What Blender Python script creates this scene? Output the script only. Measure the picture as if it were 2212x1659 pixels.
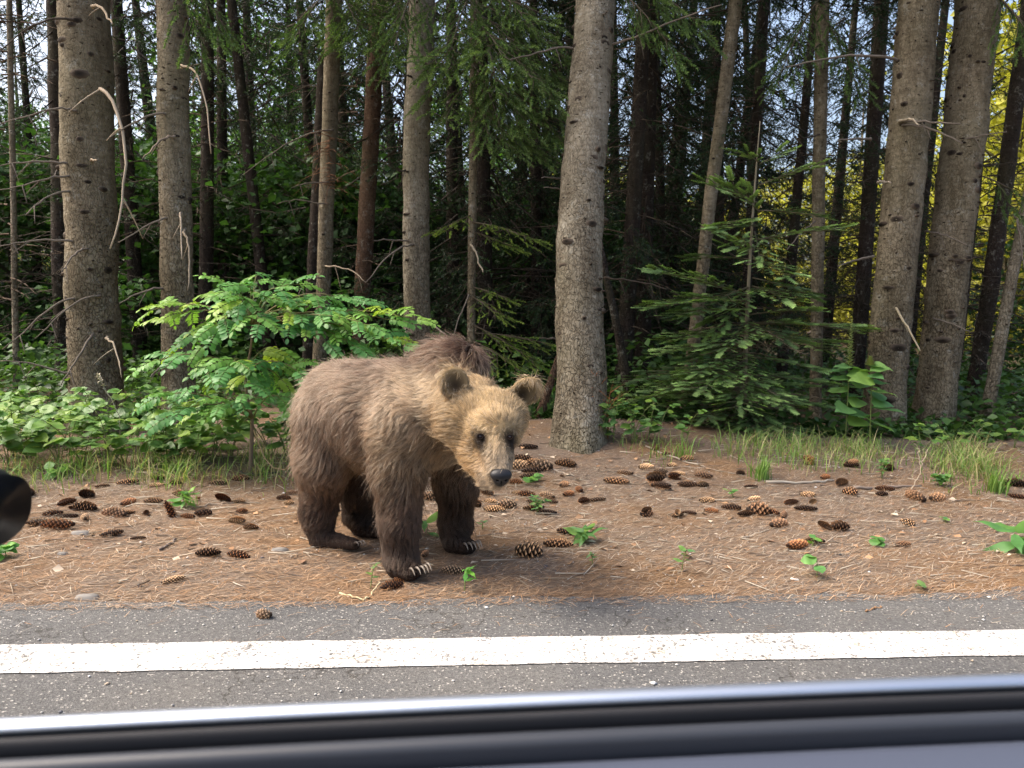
import bpy, math, random
import numpy as np
from mathutils import Vector, Matrix
random.seed(11)
rng = np.random.default_rng(11)
R = math.radians
for o in list(bpy.data.objects): bpy.data.objects.remove(o, do_unlink=True)
scene = bpy.context.scene
C = scene.collection

# ------------------------------------------------------------------ camera
FPX = 1662.0                      # focal length in pixels of a 2212 px wide picture
CAM = np.array([0.0, 0.0, 1.2]); PITCH = R(5.65); ROLL = 0.0200
F_ = np.array([0, math.cos(PITCH), -math.sin(PITCH)]); R0 = np.array([1.0, 0, 0]); U0 = np.cross(R0, F_)
RR = math.cos(ROLL)*R0 + math.sin(ROLL)*U0
UU = math.cos(ROLL)*U0 - math.sin(ROLL)*R0
cam = bpy.data.cameras.new('camera'); cam_o = bpy.data.objects.new('camera', cam); C.objects.link(cam_o)
cam.sensor_fit = 'HORIZONTAL'; cam.sensor_width = 36.0; cam.lens = 36.0*FPX/2212
cam.clip_start = 0.02; cam.clip_end = 3000
cam.dof.use_dof = True; cam.dof.focus_distance = 3.5; cam.dof.aperture_fstop = cam.lens/4.2
M = Matrix.Identity(4)
for i in range(3):
    M[i][0] = RR[i]; M[i][1] = UU[i]; M[i][2] = -F_[i]; M[i][3] = CAM[i]
cam_o.matrix_world = M
scene.camera = cam_o

# ------------------------------------------------------------------ light
SUN_EL, SUN_AZ = R(54), R(274)    # azimuth clockwise from +Y: to the left, along the road
world = bpy.data.worlds.new('World'); scene.world = world; world.use_nodes = True
wn = world.node_tree.nodes; bg = wn['Background']
sky = wn.new('ShaderNodeTexSky'); sky.sky_type = 'NISHITA'; sky.sun_disc = False
sky.sun_elevation = SUN_EL; sky.sun_rotation = SUN_AZ; sky.air_density = 1.0; sky.dust_density = 7.0; sky.ozone_density = 1.0
world.node_tree.links.new(sky.outputs[0], bg.inputs[0]); bg.inputs[1].default_value = 0.15
sun = bpy.data.lights.new('sun', 'SUN'); sun.energy = 1.0; sun.angle = R(24); sun.color = (1.0, 0.95, 0.86)
sun_o = bpy.data.objects.new('sun', sun); C.objects.link(sun_o); sun_o.location = (-12, -1, 16)
sd = Vector((math.sin(SUN_AZ)*math.cos(SUN_EL), math.cos(SUN_AZ)*math.cos(SUN_EL), math.sin(SUN_EL)))
sun_o.rotation_euler = sd.to_track_quat('Z', 'Y').to_euler()
vs = scene.view_settings; vs.view_transform = 'Standard'; vs.look = 'None'; vs.gamma = 1; vs.use_curve_mapping = False
vs.exposure = 1.45
scene.render.engine = 'CYCLES'
cy = scene.cycles; cy.max_bounces = 5; cy.diffuse_bounces = 2; cy.glossy_bounces = 2; cy.transmission_bounces = 4; cy.transparent_max_bounces = 6
cy.use_denoising = True; cy.sample_clamp_indirect = 4
cy.caustics_reflective = False; cy.caustics_refractive = False

# ------------------------------------------------------------------ helpers: pixels, ground
YAW = R(4.7); ru = np.array([math.cos(YAW), math.sin(YAW)]); rn = np.array([-math.sin(YAW), math.cos(YAW)])
def ray(px, py): return F_ + (px-1106)/FPX*RR - (py-829.5)/FPX*UU
def P(px, py, Y):
    d = ray(px, py); return CAM + d*(Y/d[1])
def Z0(px, py):
    d = ray(px, py); return CAM + d*(-CAM[2]/d[2])
EDGE = float(np.dot(Z0(1106, 1293)[:2], rn)); LINE0 = float(np.dot(Z0(1106, 1379)[:2], rn)); LINE1 = float(np.dot(Z0(1106, 1437)[:2], rn))
def vnoise(x, y, s, seed=0):
    x = np.asarray(x, float)*s+seed*17.3; y = np.asarray(y, float)*s+seed*9.1
    xi = np.floor(x); yi = np.floor(y); fx = x-xi; fy = y-yi; fx = fx*fx*(3-2*fx); fy = fy*fy*(3-2*fy)
    def h(a, b):
        v = np.sin(a*127.1+b*311.7+seed*74.7)*43758.5453; return v-np.floor(v)
    return (h(xi, yi)*(1-fx)+h(xi+1, yi)*fx)*(1-fy)+(h(xi, yi+1)*(1-fx)+h(xi+1, yi+1)*fx)*fy
def sstep(a, b, v):
    t = np.clip((v-a)/(b-a), 0, 1); return t*t*(3-2*t)
def GH(x, y):
    """ground height: under the road a little low, then the verge climbing gently to the trees"""
    x = np.asarray(x, float); y = np.asarray(y, float)
    v = -x*math.sin(YAW)+y*math.cos(YAW)-EDGE
    z = -0.035*(1-sstep(-0.12, 0.03, v))
    k = sstep(0.0, 0.25, v)
    z = z + k*(0.022*(vnoise(x, y, 2.2, 1)-0.5)+0.014*(vnoise(x, y, 6.0, 2)-0.5)+0.008*(vnoise(x, y, 15, 3)-0.5))
    z = z + 0.07*sstep(0.6, 3.0, v) + 0.17*np.exp(-(((x-0.8)/1.3)**2+((y-6.6)/0.9)**2))
    z = z + 0.25*sstep(4.5, 9, v)*(vnoise(x, y, 0.25, 4)-0.6)
    return z
def G(px, py):
    d = ray(px, py); z = 0.0
    for _ in range(25):
        p = CAM+d*((z-CAM[2])/d[2]); z = 0.5*z+0.5*float(GH(p[0], p[1]))
    return np.array([p[0], p[1], float(GH(p[0], p[1]))])
def Gat(px, Y):
    """ground point seen in column px at distance Y"""
    py = 900.0
    for _ in range(20):
        p = P(px, py, Y); g = float(GH(p[0], p[1])); py += (p[2]-g)*FPX/Y*0.9
    p = P(px, py, Y); return np.array([p[0], p[1], float(GH(p[0], p[1]))])

# ------------------------------------------------------------------ helpers: meshes and things
def mesh_np(name, V, Fc, mat=None, col=None, smooth=False):
    V = np.asarray(V, np.float32); me = bpy.data.meshes.new(name)
    if isinstance(Fc, np.ndarray): groups = [Fc]
    else: groups = [np.asarray(f) for f in Fc if len(f)]
    me.vertices.add(len(V)); me.vertices.foreach_set('co', V.ravel())
    nl = sum(g.size for g in groups); npoly = sum(len(g) for g in groups)
    me.loops.add(nl); me.loops.foreach_set('vertex_index', np.concatenate([g.ravel() for g in groups]).astype(np.int32))
    tot = np.concatenate([np.full(len(g), g.shape[1]) for g in groups]); st = np.concatenate([[0], np.cumsum(tot)[:-1]])
    me.polygons.add(npoly); me.polygons.foreach_set('loop_start', st.astype(np.int32)); me.polygons.foreach_set('loop_total', tot.astype(np.int32))
    if smooth: me.polygons.foreach_set('use_smooth', np.ones(npoly, bool))
    me.update(calc_edges=True)
    if col is not None:
        col = np.asarray(col, np.float32); a = me.color_attributes.new('Col', 'FLOAT_COLOR', 'POINT')
        c4 = np.ones((len(V), 4), np.float32); c4[:, :3] = col; a.data.foreach_set('color', c4.ravel())
    if mat: me.materials.append(mat)
    return me
def obj(name, me, parent=None, loc=(0, 0, 0), kind=None):
    o = bpy.data.objects.new(name, me); C.objects.link(o); o.location = loc
    if parent is not None: o.parent = parent
    if kind: o['kind'] = kind
    return o
def tag(o, label, cat, group=None):
    o['label'] = label; o['category'] = cat
    if group: o['group'] = group
    return o
def thing(name, loc, label, cat, group=None, rz=0):
    o = obj(name, None, None, loc); o.rotation_euler = (0, 0, rz); o.empty_display_size = 0.05
    return tag(o, label, cat, group)
def orient(o, loc, d, n=(0, 0, 1), s=1.0):
    """object's +Y along d, its +Z near n"""
    d = Vector(d).normalized(); n = Vector(n); x = d.cross(n)
    if x.length < 1e-5: x = d.cross(Vector((1, 0, 0.1)))
    x.normalize(); z = x.cross(d)
    m = Matrix(((x[0], d[0], z[0]), (x[1], d[1], z[1]), (x[2], d[2], z[2]))).to_4x4()
    o.matrix_basis = Matrix.Translation(Vector(loc)) @ m @ Matrix.Scale(s, 4)
def frames(D, N=None):
    D = D/np.linalg.norm(D, axis=1, keepdims=True)
    if N is None: N = np.tile([0, 0, 1.0], (len(D), 1))
    X = np.cross(D, N); l = np.linalg.norm(X, axis=1, keepdims=True); bad = l[:, 0] < 1e-4
    X[bad] = np.cross(D[bad], np.array([1, 0.1, 0])); X /= np.linalg.norm(X, axis=1, keepdims=True)
    Zv = np.cross(X, D); return np.stack([X, D, Zv], 2)
def scatter(TV, TF, mats, locs, sc):
    """copies of one template (pointing along +Y) joined into one array"""
    n = len(locs); sc = np.asarray(sc, float)
    if sc.ndim == 1: sc = np.repeat(sc[:, None], 3, 1)
    V = np.einsum('nij,nkj->nki', mats, TV[None]*sc[:, None, :])+np.asarray(locs)[:, None, :]
    Fc = [np.asarray(f)[None]+(np.arange(n)*len(TV))[:, None, None] for f in TF]
    return V.reshape(-1, 3), [f.reshape(-1, f.shape[-1]) for f in Fc]
class MB:
    def __init__(s): s.v = []; s.q = []; s.t = []; s.c = []; s.n = 0
    def add(s, V, Fc, col):
        V = np.asarray(V, float); col = np.asarray(col, float)
        if col.ndim == 1: col = np.tile(col, (len(V), 1))
        if isinstance(Fc, np.ndarray): Fc = [Fc]
        for f in Fc:
            f = np.asarray(f)
            if f.size: (s.q if f.shape[1] == 4 else s.t).append(f+s.n)
        s.v.append(V); s.c.append(col); s.n += len(V); return s
    def mesh(s, name, mat, smooth=False):
        return mesh_np(name, np.concatenate(s.v), [np.concatenate(a) for a in (s.q, s.t) if a], mat, np.concatenate(s.c), smooth)
def tube(path, rad, sides=8, cap=True):
    path = np.asarray(path, float); rad = np.broadcast_to(np.asarray(rad, float), (len(path),)); n = len(path)
    T = np.gradient(path, axis=0); T /= np.linalg.norm(T, axis=1, keepdims=True)+1e-9
    up = np.array([0, 0, 1.0]) if abs(T[:, 2]).mean() < 0.8 else np.array([1.0, 0, 0])
    A = np.cross(T, up); A /= np.linalg.norm(A, axis=1, keepdims=True); B = np.cross(A, T)
    a = np.arange(sides)*2*math.pi/sides
    V = path[:, None]+rad[:, None, None]*(A[:, None]*np.cos(a)[None, :, None]+B[:, None]*np.sin(a)[None, :, None])
    V = V.reshape(-1, 3); i = np.arange(n-1)[:, None]*sides; j = np.arange(sides)[None]; k = (j+1) % sides
    Q = np.stack([i+j, i+k, i+sides+k, i+sides+j], 2).reshape(-1, 4)
    if not cap: return V, [Q]
    V = np.vstack([V, path[0], path[-1]]); c0 = len(V)-2
    t = np.arange(sides); t2 = (t+1) % sides
    T3 = np.vstack([np.stack([t2, t, np.full(sides, c0)], 1), np.stack([(n-1)*sides+t, (n-1)*sides+t2, np.full(sides, c0+1)], 1)])
    return V, [Q, T3]
def bez(p0, p1, p2, n=10, p3=None):
    t = np.linspace(0, 1, n)[:, None]; p0, p1, p2 = map(np.asarray, (p0, p1, p2))
    if p3 is None: return (1-t)**2*p0+2*t*(1-t)*p1+t*t*p2
    p3 = np.asarray(p3); return (1-t)**3*p0+3*t*(1-t)**2*p1+3*t*t*(1-t)*p2+t**3*p3
def unit(v): v = np.asarray(v, float); return v/np.linalg.norm(v)

# ------------------------------------------------------------------ materials
class NT:
    def __init__(s, name):
        s.m = bpy.data.materials.new(name); s.m.use_nodes = True; s.t = s.m.node_tree; s.n = s.t.nodes; s.l = s.t.links
        s.b = s.n['Principled BSDF']; s.out = s.n['Material Output']
    def add(s, ty, **kw):
        nd = s.n.new(ty)
        for k, v in kw.items():
            if k.startswith('i_'):
                key = k[2:]; key = int(key) if key.isdigit() else key
                nd.inputs[key].default_value = v
            else: setattr(nd, k, v)
        return nd
    def link(s, a, b): s.l.new(a, b)
    def noise(s, vec, scale, detail=4, rough=0.6):
        nd = s.add('ShaderNodeTexNoise'); nd.inputs['Scale'].default_value = scale; nd.inputs['Detail'].default_value = detail; nd.inputs['Roughness'].default_value = rough
        if vec is not None: s.link(vec, nd.inputs['Vector'])
        return nd.outputs[0]
    def ramp(s, fac, stops):
        nd = s.add('ShaderNodeValToRGB'); e = nd.color_ramp.elements
        while len(e) < len(stops): e.new(0.5)
        for k, (p, c) in enumerate(stops):
            e[k].position = p; e[k].color = (*c, 1) if len(c) == 3 else c
        s.link(fac, nd.inputs[0]); return nd.outputs[0]
    def mix(s, fac, a, b, mode='MIX'):
        nd = s.add('ShaderNodeMix', data_type='RGBA', blend_type=mode)
        for sock, v in ((nd.inputs[0], fac), (nd.inputs[6], a), (nd.inputs[7], b)):
            if isinstance(v, (int, float)): sock.default_value = v
            elif isinstance(v, tuple): sock.default_value = (*v, 1)
            else: s.link(v, sock)
        return nd.outputs[2]
    def math(s, op, a, b=0.0):
        nd = s.add('ShaderNodeMath', operation=op)
        for sock, v in ((nd.inputs[0], a), (nd.inputs[1], b)):
            if isinstance(v, (int, float)): sock.default_value = v
            else: s.link(v, sock)
        return nd.outputs[0]
    def coord(s, which='Object', scale=None):
        tc = s.add('ShaderNodeTexCoord').outputs[which]
        if scale is None: return tc
        mp = s.add('ShaderNodeMapping'); mp.inputs['Scale'].default_value = scale; s.link(tc, mp.inputs[0]); return mp.outputs[0]
    def bump(s, h, strength=0.4, dist=0.01):
        nd = s.add('ShaderNodeBump'); nd.inputs['Strength'].default_value = strength; nd.inputs['Distance'].default_value = dist
        s.link(h, nd.inputs['Height']); s.link(nd.outputs[0], s.b.inputs['Normal'])
    def fin(s, col, rough=0.7, spec=0.3):
        if isinstance(col, tuple): s.b.inputs['Base Color'].default_value = (*col, 1)
        else: s.link(col, s.b.inputs['Base Color'])
        if isinstance(rough, (int, float)): s.b.inputs['Roughness'].default_value = rough
        else: s.link(rough, s.b.inputs['Roughness'])
        s.b.inputs['Specular IOR Level'].default_value = spec; return s.m
def vcol_mat(name, rough=0.7, spec=0.25, transl=0.0, rnd=0.0, rnd_cols=None):
    t = NT(name); a = t.add('ShaderNodeAttribute', attribute_name='Col').outputs[0]
    if rnd_cols:
        r = t.add('ShaderNodeObjectInfo').outputs['Random']; a = t.mix(1.0, a, t.ramp(r, rnd_cols), 'MULTIPLY')
    m = t.fin(a, rough, spec)
    if transl:
        tr = t.add('ShaderNodeBsdfTranslucent'); ms = t.add('ShaderNodeMixShader'); ms.inputs[0].default_value = transl
        br = t.mix(1.0, a, (1.15, 1.25, 0.6), 'MULTIPLY'); t.link(br, tr.inputs[0])
        t.link(t.b.outputs[0], ms.inputs[1]); t.link(tr.outputs[0], ms.inputs[2]); t.link(ms.outputs[0], t.out.inputs[0])
    return m
def asphalt_mat():
    t = NT('asphalt'); co = t.coord('Object')
    v = t.add('ShaderNodeTexVoronoi'); v.inputs['Scale'].default_value = 190; t.link(co, v.inputs['Vector'])
    cell = t.add('ShaderNodeSeparateColor'); t.link(v.outputs['Color'], cell.inputs[0])
    stone = t.ramp(cell.outputs[0], [(0.0, (0.078, 0.077, 0.076)), (0.55, (0.105, 0.104, 0.102)), (0.85, (0.135, 0.133, 0.129)), (0.965, (0.175, 0.17, 0.16)), (0.982, (0.42, 0.40, 0.36))])
    big = t.noise(co, 1.6, 5); dust = t.ramp(big, [(0.4, (0, 0, 0)), (0.75, (1, 1, 1))])
    c = t.mix(t.math('MULTIPLY', dust, 0.25), stone, (0.20, 0.18, 0.15))
    pit = t.ramp(t.noise(co, 60, 3), [(0.33, (0.62, 0.62, 0.62)), (0.46, (1, 1, 1))]); c = t.mix(1.0, c, pit, 'MULTIPLY')
    vc = t.add('ShaderNodeTexVoronoi'); vc.feature = 'DISTANCE_TO_EDGE'; vc.inputs['Scale'].default_value = 0.55; wv = t.add('ShaderNodeVectorMath', operation='ADD'); wn_ = t.add('ShaderNodeTexNoise'); wn_.inputs['Scale'].default_value = 3.0; wn_.inputs['Detail'].default_value = 6; t.link(co, wn_.inputs['Vector']); t.link(co, wv.inputs[0]); t.link(wn_.outputs[1], wv.inputs[1]); t.link(wv.outputs[0], vc.inputs['Vector'])
    c = t.mix(1.0, c, t.ramp(vc.outputs[0], [(0.0, (0.45, 0.43, 0.4)), (0.004, (1, 1, 1))]), 'MULTIPLY')
    c = t.mix(1.0, c, t.ramp(t.noise(co, 0.7, 5), [(0.35, (0.86, 0.86, 0.86)), (0.65, (1.1, 1.09, 1.07))]), 'MULTIPLY')
    t.bump(t.math('ADD', v.outputs['Distance'], t.noise(co, 50, 4)), 0.6, 0.004)
    return t.fin(c, 0.85, 0.2)
def paint_mat():
    t = NT('road_paint'); co = t.coord('Object')
    n = t.noise(co, 75, 4, 0.75); n2 = t.noise(co, 5, 3)
    s = t.math('ADD', n, t.math('MULTIPLY', t.math('SUBTRACT', n2, 0.5), 0.3))
    c = t.ramp(s, [(0.0, (0.07, 0.068, 0.065)), (0.385, (0.10, 0.095, 0.09)), (0.425, (0.36, 0.34, 0.31)), (0.52, (0.62, 0.60, 0.56))])
    st = t.ramp(t.noise(co, 9, 4), [(0.55, (1, 1, 1)), (0.72, (0.82, 0.72, 0.6))]); c = t.mix(1.0, c, st, 'MULTIPLY')
    t.bump(n, 0.5, 0.004); return t.fin(c, 0.7, 0.3)
def litter_mat():
    t = NT('needle_soil'); co = t.coord('Object'); st = t.coord('Object', (18, 70, 40))
    n1 = t.noise(co, 1.1, 4); n2 = t.noise(st, 2.0, 5, 0.7); n3 = t.noise(co, 90, 3)
    a = t.ramp(n2, [(0.25, (0.065, 0.04, 0.024)), (0.48, (0.18, 0.105, 0.055)), (0.62, (0.31, 0.195, 0.105)), (0.8, (0.45, 0.32, 0.20))])
    b = t.ramp(n2, [(0.25, (0.06, 0.043, 0.032)), (0.5, (0.17, 0.125, 0.092)), (0.75, (0.36, 0.29, 0.22))])
    c = t.mix(t.ramp(n1, [(0.36, (0, 0, 0)), (0.56, (1, 1, 1))]), a, b)
    c = t.mix(t.ramp(n3, [(0.70, (0, 0, 0)), (0.74, (1, 1, 1))]), c, (0.45, 0.42, 0.37))
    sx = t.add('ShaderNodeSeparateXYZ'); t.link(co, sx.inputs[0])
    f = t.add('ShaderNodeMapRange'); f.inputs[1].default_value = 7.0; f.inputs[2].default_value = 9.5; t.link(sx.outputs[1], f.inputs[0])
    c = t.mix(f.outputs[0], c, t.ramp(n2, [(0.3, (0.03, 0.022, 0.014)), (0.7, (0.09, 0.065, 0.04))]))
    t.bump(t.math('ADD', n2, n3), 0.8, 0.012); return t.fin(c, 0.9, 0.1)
def bark_mat(name, light, mid, dark, scale=1.0):
    t = NT(name); co = t.coord('Object', (1, 1, 0.55)); oc = t.coord('Object')
    v = t.add('ShaderNodeTexVoronoi'); v.feature = 'DISTANCE_TO_EDGE'; v.inputs['Scale'].default_value = 34*scale
    nz = t.noise(oc, 14, 3); w = t.add('ShaderNodeVectorMath', operation='ADD'); t.link(co, w.inputs[0])
    sc = t.add('ShaderNodeVectorMath', operation='SCALE'); sc.inputs['Scale'].default_value = 0.08
    nn = t.add('ShaderNodeTexNoise'); nn.inputs['Scale'].default_value = 20; t.link(co, nn.inputs['Vector']); t.link(nn.outputs[1], sc.inputs[0])
    t.link(sc.outputs[0], w.inputs[1]); t.link(w.outputs[0], v.inputs['Vector'])
    hz = t.math('ADD', t.math('MULTIPLY', t.noise(t.coord('Object', (9, 9, 26)), 1.3, 5, 0.7), 0.6), t.math('MULTIPLY', t.noise(t.coord('Object', (3.2, 3.2, 1.6)), 1.5, 5, 0.65), 0.4))
    base = t.ramp(hz, [(0.3, dark), (0.5, mid), (0.72, light)])
    crack = t.ramp(v.outputs[0], [(0.0, (0.28, 0.24, 0.2)), (0.09, (1.05, 1.05, 1.05))]); sz = t.add('ShaderNodeSeparateXYZ'); t.link(oc, sz.inputs[0]); zr = t.add('ShaderNodeMapRange'); zr.inputs[1].default_value = 2.6; zr.inputs[2].default_value = 0.5; zr.inputs[3].default_value = 0.45; t.link(sz.outputs[2], zr.inputs[0]); flk = t.math('MULTIPLY', zr.outputs[0], t.ramp(t.noise(oc, 2.2, 4), [(0.3, (0.55, 0.55, 0.55)), (0.6, (1, 1, 1))]))
    c = t.mix(t.math('MULTIPLY', flk, 0.85), base, crack, 'MULTIPLY')
    lich = t.ramp(t.noise(oc, 9, 6, 0.8), [(0.56, (0, 0, 0)), (0.66, (1, 1, 1))]); c = t.mix(t.math('MULTIPLY', lich, 0.5), c, (0.42, 0.41, 0.35))
    drk = t.ramp(t.noise(t.coord('Object', (2.5, 2.5, 0.7)), 1.6, 5, 0.7), [(0.35, (0.55, 0.52, 0.48)), (0.62, (1.15, 1.15, 1.15))]); c = t.mix(1.0, c, drk, 'MULTIPLY')
    moss = t.ramp(t.noise(oc, 0.8, 3), [(0.45, (0, 0, 0)), (0.75, (1, 1, 1))]); c = t.mix(t.math('MULTIPLY', moss, 0.3), c, (0.12, 0.13, 0.06))
    hole = t.ramp(t.noise(t.coord('Object', (10, 10, 22)), 2.4, 2, 0.4), [(0.68, (1, 1, 1)), (0.73, (0.16, 0.13, 0.1))]); c = t.mix(1.0, c, hole, 'MULTIPLY')
    t.bump(t.math('ADD', t.math('MULTIPLY', flk, t.math('MULTIPLY', t.math('MINIMUM', v.outputs[0], 0.12), 6.0)), t.math('MULTIPLY', hz, 0.7)), 1.0, 0.016)
    return t.fin(c, 0.9, 0.15)
M_asph = asphalt_mat(); M_paint = paint_mat(); M_soil = litter_mat()
M_bark = bark_mat('spruce_bark', (0.33, 0.28, 0.195), (0.20, 0.165, 0.11), (0.09, 0.071, 0.047))
M_bark2 = bark_mat('grey_bark', (0.335, 0.305, 0.23), (0.22, 0.188, 0.135), (0.105, 0.086, 0.061))
M_barkred = bark_mat('red_brown_bark', (0.20, 0.125, 0.08), (0.13, 0.078, 0.05), (0.07, 0.042, 0.028))
M_barkdark = bark_mat('dark_bark', (0.075, 0.055, 0.042), (0.045, 0.034, 0.027), (0.025, 0.019, 0.015))
M_wood = vcol_mat('twig_wood', 0.85, 0.15)
M_ndl = vcol_mat('needles', 0.55, 0.3, 0.35)
M_leaf = vcol_mat('leaf', 0.45, 0.35, 0.35)
M_leafv = vcol_mat('leaf_varied', 0.45, 0.35, 0.35, rnd_cols=[(0.0, (0.75, 0.85, 0.95)), (0.5, (1, 1, 1)), (1.0, (1.45, 1.2, 0.8))])
M_grass = vcol_mat('grass', 0.55, 0.3, 0.35)
M_lit = vcol_mat('dry_needles', 0.8, 0.2)
M_peb = vcol_mat('pebble', 0.8, 0.3)

# ================================================================== the setting
def strip_np(n0, n1, x0, x1, nx, ny, zf=0.0, jag0=0.0, jag1=0.0, s=1.0):
    us = np.linspace(x0, x1, nx); ts = np.linspace(0, 1, ny)
    U, Tt = np.meshgrid(us, ts); a = n0+jag0*(vnoise(U, 0*U, 9*s, 5)+0.6*vnoise(U, 0*U, 33*s, 6)-0.8); b = n1+jag1*(vnoise(U, 0*U, 3*s, 7)*1.2+0.8*vnoise(U, 0*U, 14*s, 8)+0.35*vnoise(U, 0*U, 45*s, 8)-1.1)
    N = a+(b-a)*Tt
    V = np.stack([U*ru[0]+N*rn[0], U*ru[1]+N*rn[1], np.full_like(U, zf)], 2).reshape(-1, 3)
    i = np.arange(ny-1)[:, None]*nx+np.arange(nx-1)[None]
    return V, np.stack([i, i+1, i+1+nx, i+nx], 2).reshape(-1, 4)
V, Fc = strip_np(-9.0, EDGE, -40, 40, 1600, 2, 0.0, 0, 0.09)
road = obj('road', mesh_np('road', V, Fc, M_asph), kind='structure')
V, Fc = strip_np(LINE1, LINE0, -40, 40, 1600, 2, 0.004, 0.012, 0.012)
obj('road_edge_line', mesh_np('road_edge_line', V, Fc, M_paint), kind='structure')
def axis(fine0, fine1, step, far0, far1):
    a = list(np.arange(fine0, fine1, step)); b = [fine1]; s = step
    while b[-1] < far1: s *= 1.35; b.append(b[-1]+s)
    c = [fine0]; s = step
    while c[-1] > far0: s *= 1.35; c.append(c[-1]-s)
    return np.array(c[:0:-1]+a+b)
xs = axis(-5, 6, 0.05, -700, 700); ys = axis(2.2, 8.0, 0.05, -500, 900)
X, Y = np.meshgrid(xs, ys); Zg = GH(X, Y)
i = np.arange(len(ys)-1)[:, None]*len(xs)+np.arange(len(xs)-1)[None]
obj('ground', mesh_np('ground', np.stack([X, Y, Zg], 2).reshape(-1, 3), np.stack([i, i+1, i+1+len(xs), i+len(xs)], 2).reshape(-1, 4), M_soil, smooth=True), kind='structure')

# ================================================================== foliage templates (pointing along +Y, unit length)
def twig_needles(n, nl, wid, base, tip, flat=False, seed=0, wood=(0.10, 0.07, 0.045)):
    r = np.random.default_rng(seed); V = []; T = []; Cc = []
    for k in range(n):
        t = (k+0.5)/n; a = (0 if k % 2 else math.pi)+r.normal(0, 0.35) if flat else r.uniform(0, 2*math.pi)
        d = np.array([math.cos(a), 0.75, math.sin(a)*(0.5 if flat else 1.0)]); d /= np.linalg.norm(d); l = nl*r.uniform(0.75, 1.1)*(1-0.35*t**3)
        s = np.cross(d, [0, 0, 1.0] if flat else r.normal(size=3)); s /= np.linalg.norm(s)+1e-6; b = np.array([0, t*0.97, 0.02*math.sin(t*3)])
        i0 = len(V); V += [b-s*wid/2, b+s*wid/2, b+d*l]; T.append([i0, i0+1, i0+2])
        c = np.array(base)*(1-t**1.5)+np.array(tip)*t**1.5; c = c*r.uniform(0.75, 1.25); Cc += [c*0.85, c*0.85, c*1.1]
    i0 = len(V); w = 0.012
    V += [np.array([-w, 0, 0]), np.array([w, 0, 0]), np.array([0, 0, 1.4*w]), np.array([0, 1.0, 0])]; T += [[i0, i0+1, i0+3], [i0+1, i0+2, i0+3], [i0+2, i0, i0+3]]
    Cc += [np.array(wood)]*4
    return np.array(V), [np.array(T)], np.array(Cc)
TW_HI = [twig_needles(80, 0.14, 0.034, (0.085, 0.145, 0.045), (0.19, 0.28, 0.08), False, s) for s in range(3)]
TW_FIR = [twig_needles(64, 0.24, 0.06, (0.17, 0.27, 0.10), (0.42, 0.60, 0.20), True, s+5) for s in range(3)]
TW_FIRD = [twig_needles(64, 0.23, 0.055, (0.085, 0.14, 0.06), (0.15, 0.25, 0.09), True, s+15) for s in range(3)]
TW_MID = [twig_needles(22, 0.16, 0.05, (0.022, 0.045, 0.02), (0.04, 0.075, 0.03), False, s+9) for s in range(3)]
TW_DRY = [twig_needles(16, 0.14, 0.03, (0.13, 0.085, 0.05), (0.17, 0.11, 0.065), False, s+29) for s in range(2)]
def cone_twig():
    a = np.arange(3)*2*math.pi/3; V = np.vstack([np.stack([np.cos(a)*0.5, np.zeros(3), np.sin(a)*0.5], 1), np.stack([np.cos(a)*0.32, np.full(3, 0.5), np.sin(a)*0.32], 1), [[0, 1, 0]]])
    Q = np.array([[0, 1, 4, 3], [1, 2, 5, 4], [2, 0, 3, 5]]); T = np.array([[3, 4, 6], [4, 5, 6], [5, 3, 6]]); return V, [Q, T]
CT = cone_twig()
def knot_tpl(n=8):
    a = np.arange(n)*2*math.pi/n; ring = lambda k, y: np.stack([np.cos(a)*k*(1+0.12*np.sin(3*a)), np.full(n, y), np.sin(a)*k], 1)
    V = np.vstack([ring(0.62, 0.0), ring(0.42, 0.75), ring(0.24, 1.0), [[0, 0.7, 0]]]); i = np.arange(n); j = (i+1) % n
    return V, [np.vstack([np.stack([i, j, j+n, i+n], 1), np.stack([i+n, j+n, j+2*n, i+2*n], 1)]), np.stack([i+2*n, j+2*n, np.full(n, 3*n)], 1)]
KT = knot_tpl()
def leaf_tpl(w, fold=0.18, n=5, shape='ovate', serr=0.0):
    """one leaf of unit length, folded along its midrib"""
    ts = np.linspace(0, 1, n+1); V = [[0, 0, 0]]; rows = []
    for t in ts[1:-1]:
        ww = {'ovate': (math.sin(math.pi*t**0.7))**0.85, 'ellip': math.sin(math.pi*t)**0.6, 'heart': (math.sin(math.pi*min(1, t*0.9+0.1)**0.55))**0.9, 'lance': math.sin(math.pi*t**0.8)}[shape]*w
        rows.append(len(V)); z = -0.12*t*t
        V += [[-ww, t-(serr if len(rows) % 2 else 0), z+fold*ww], [0, t, z], [ww, t-(serr if len(rows) % 2 else 0), z+fold*ww]]
    V.append([0, 1, -0.16]); e = len(V)-1; Q = []; T = [[0, rows[0]+1, rows[0]], [0, rows[0]+2, rows[0]+1]]
    for a, b in zip(rows[:-1], rows[1:]): Q += [[a, a+1, b+1, b], [a+1, a+2, b+2, b+1]]
    l = rows[-1]; T += [[l, l+1, e], [l+1, l+2, e]]
    return np.array(V, float), [np.array(Q).reshape(-1, 4), np.array(T)]
LF2 = (np.array([[0, 0, 0], [-0.36, 0.5, 0.07], [0, 1, -0.1], [0.36, 0.5, 0.07]]), [np.array([[0, 3, 2], [0, 2, 1]])])

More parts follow.
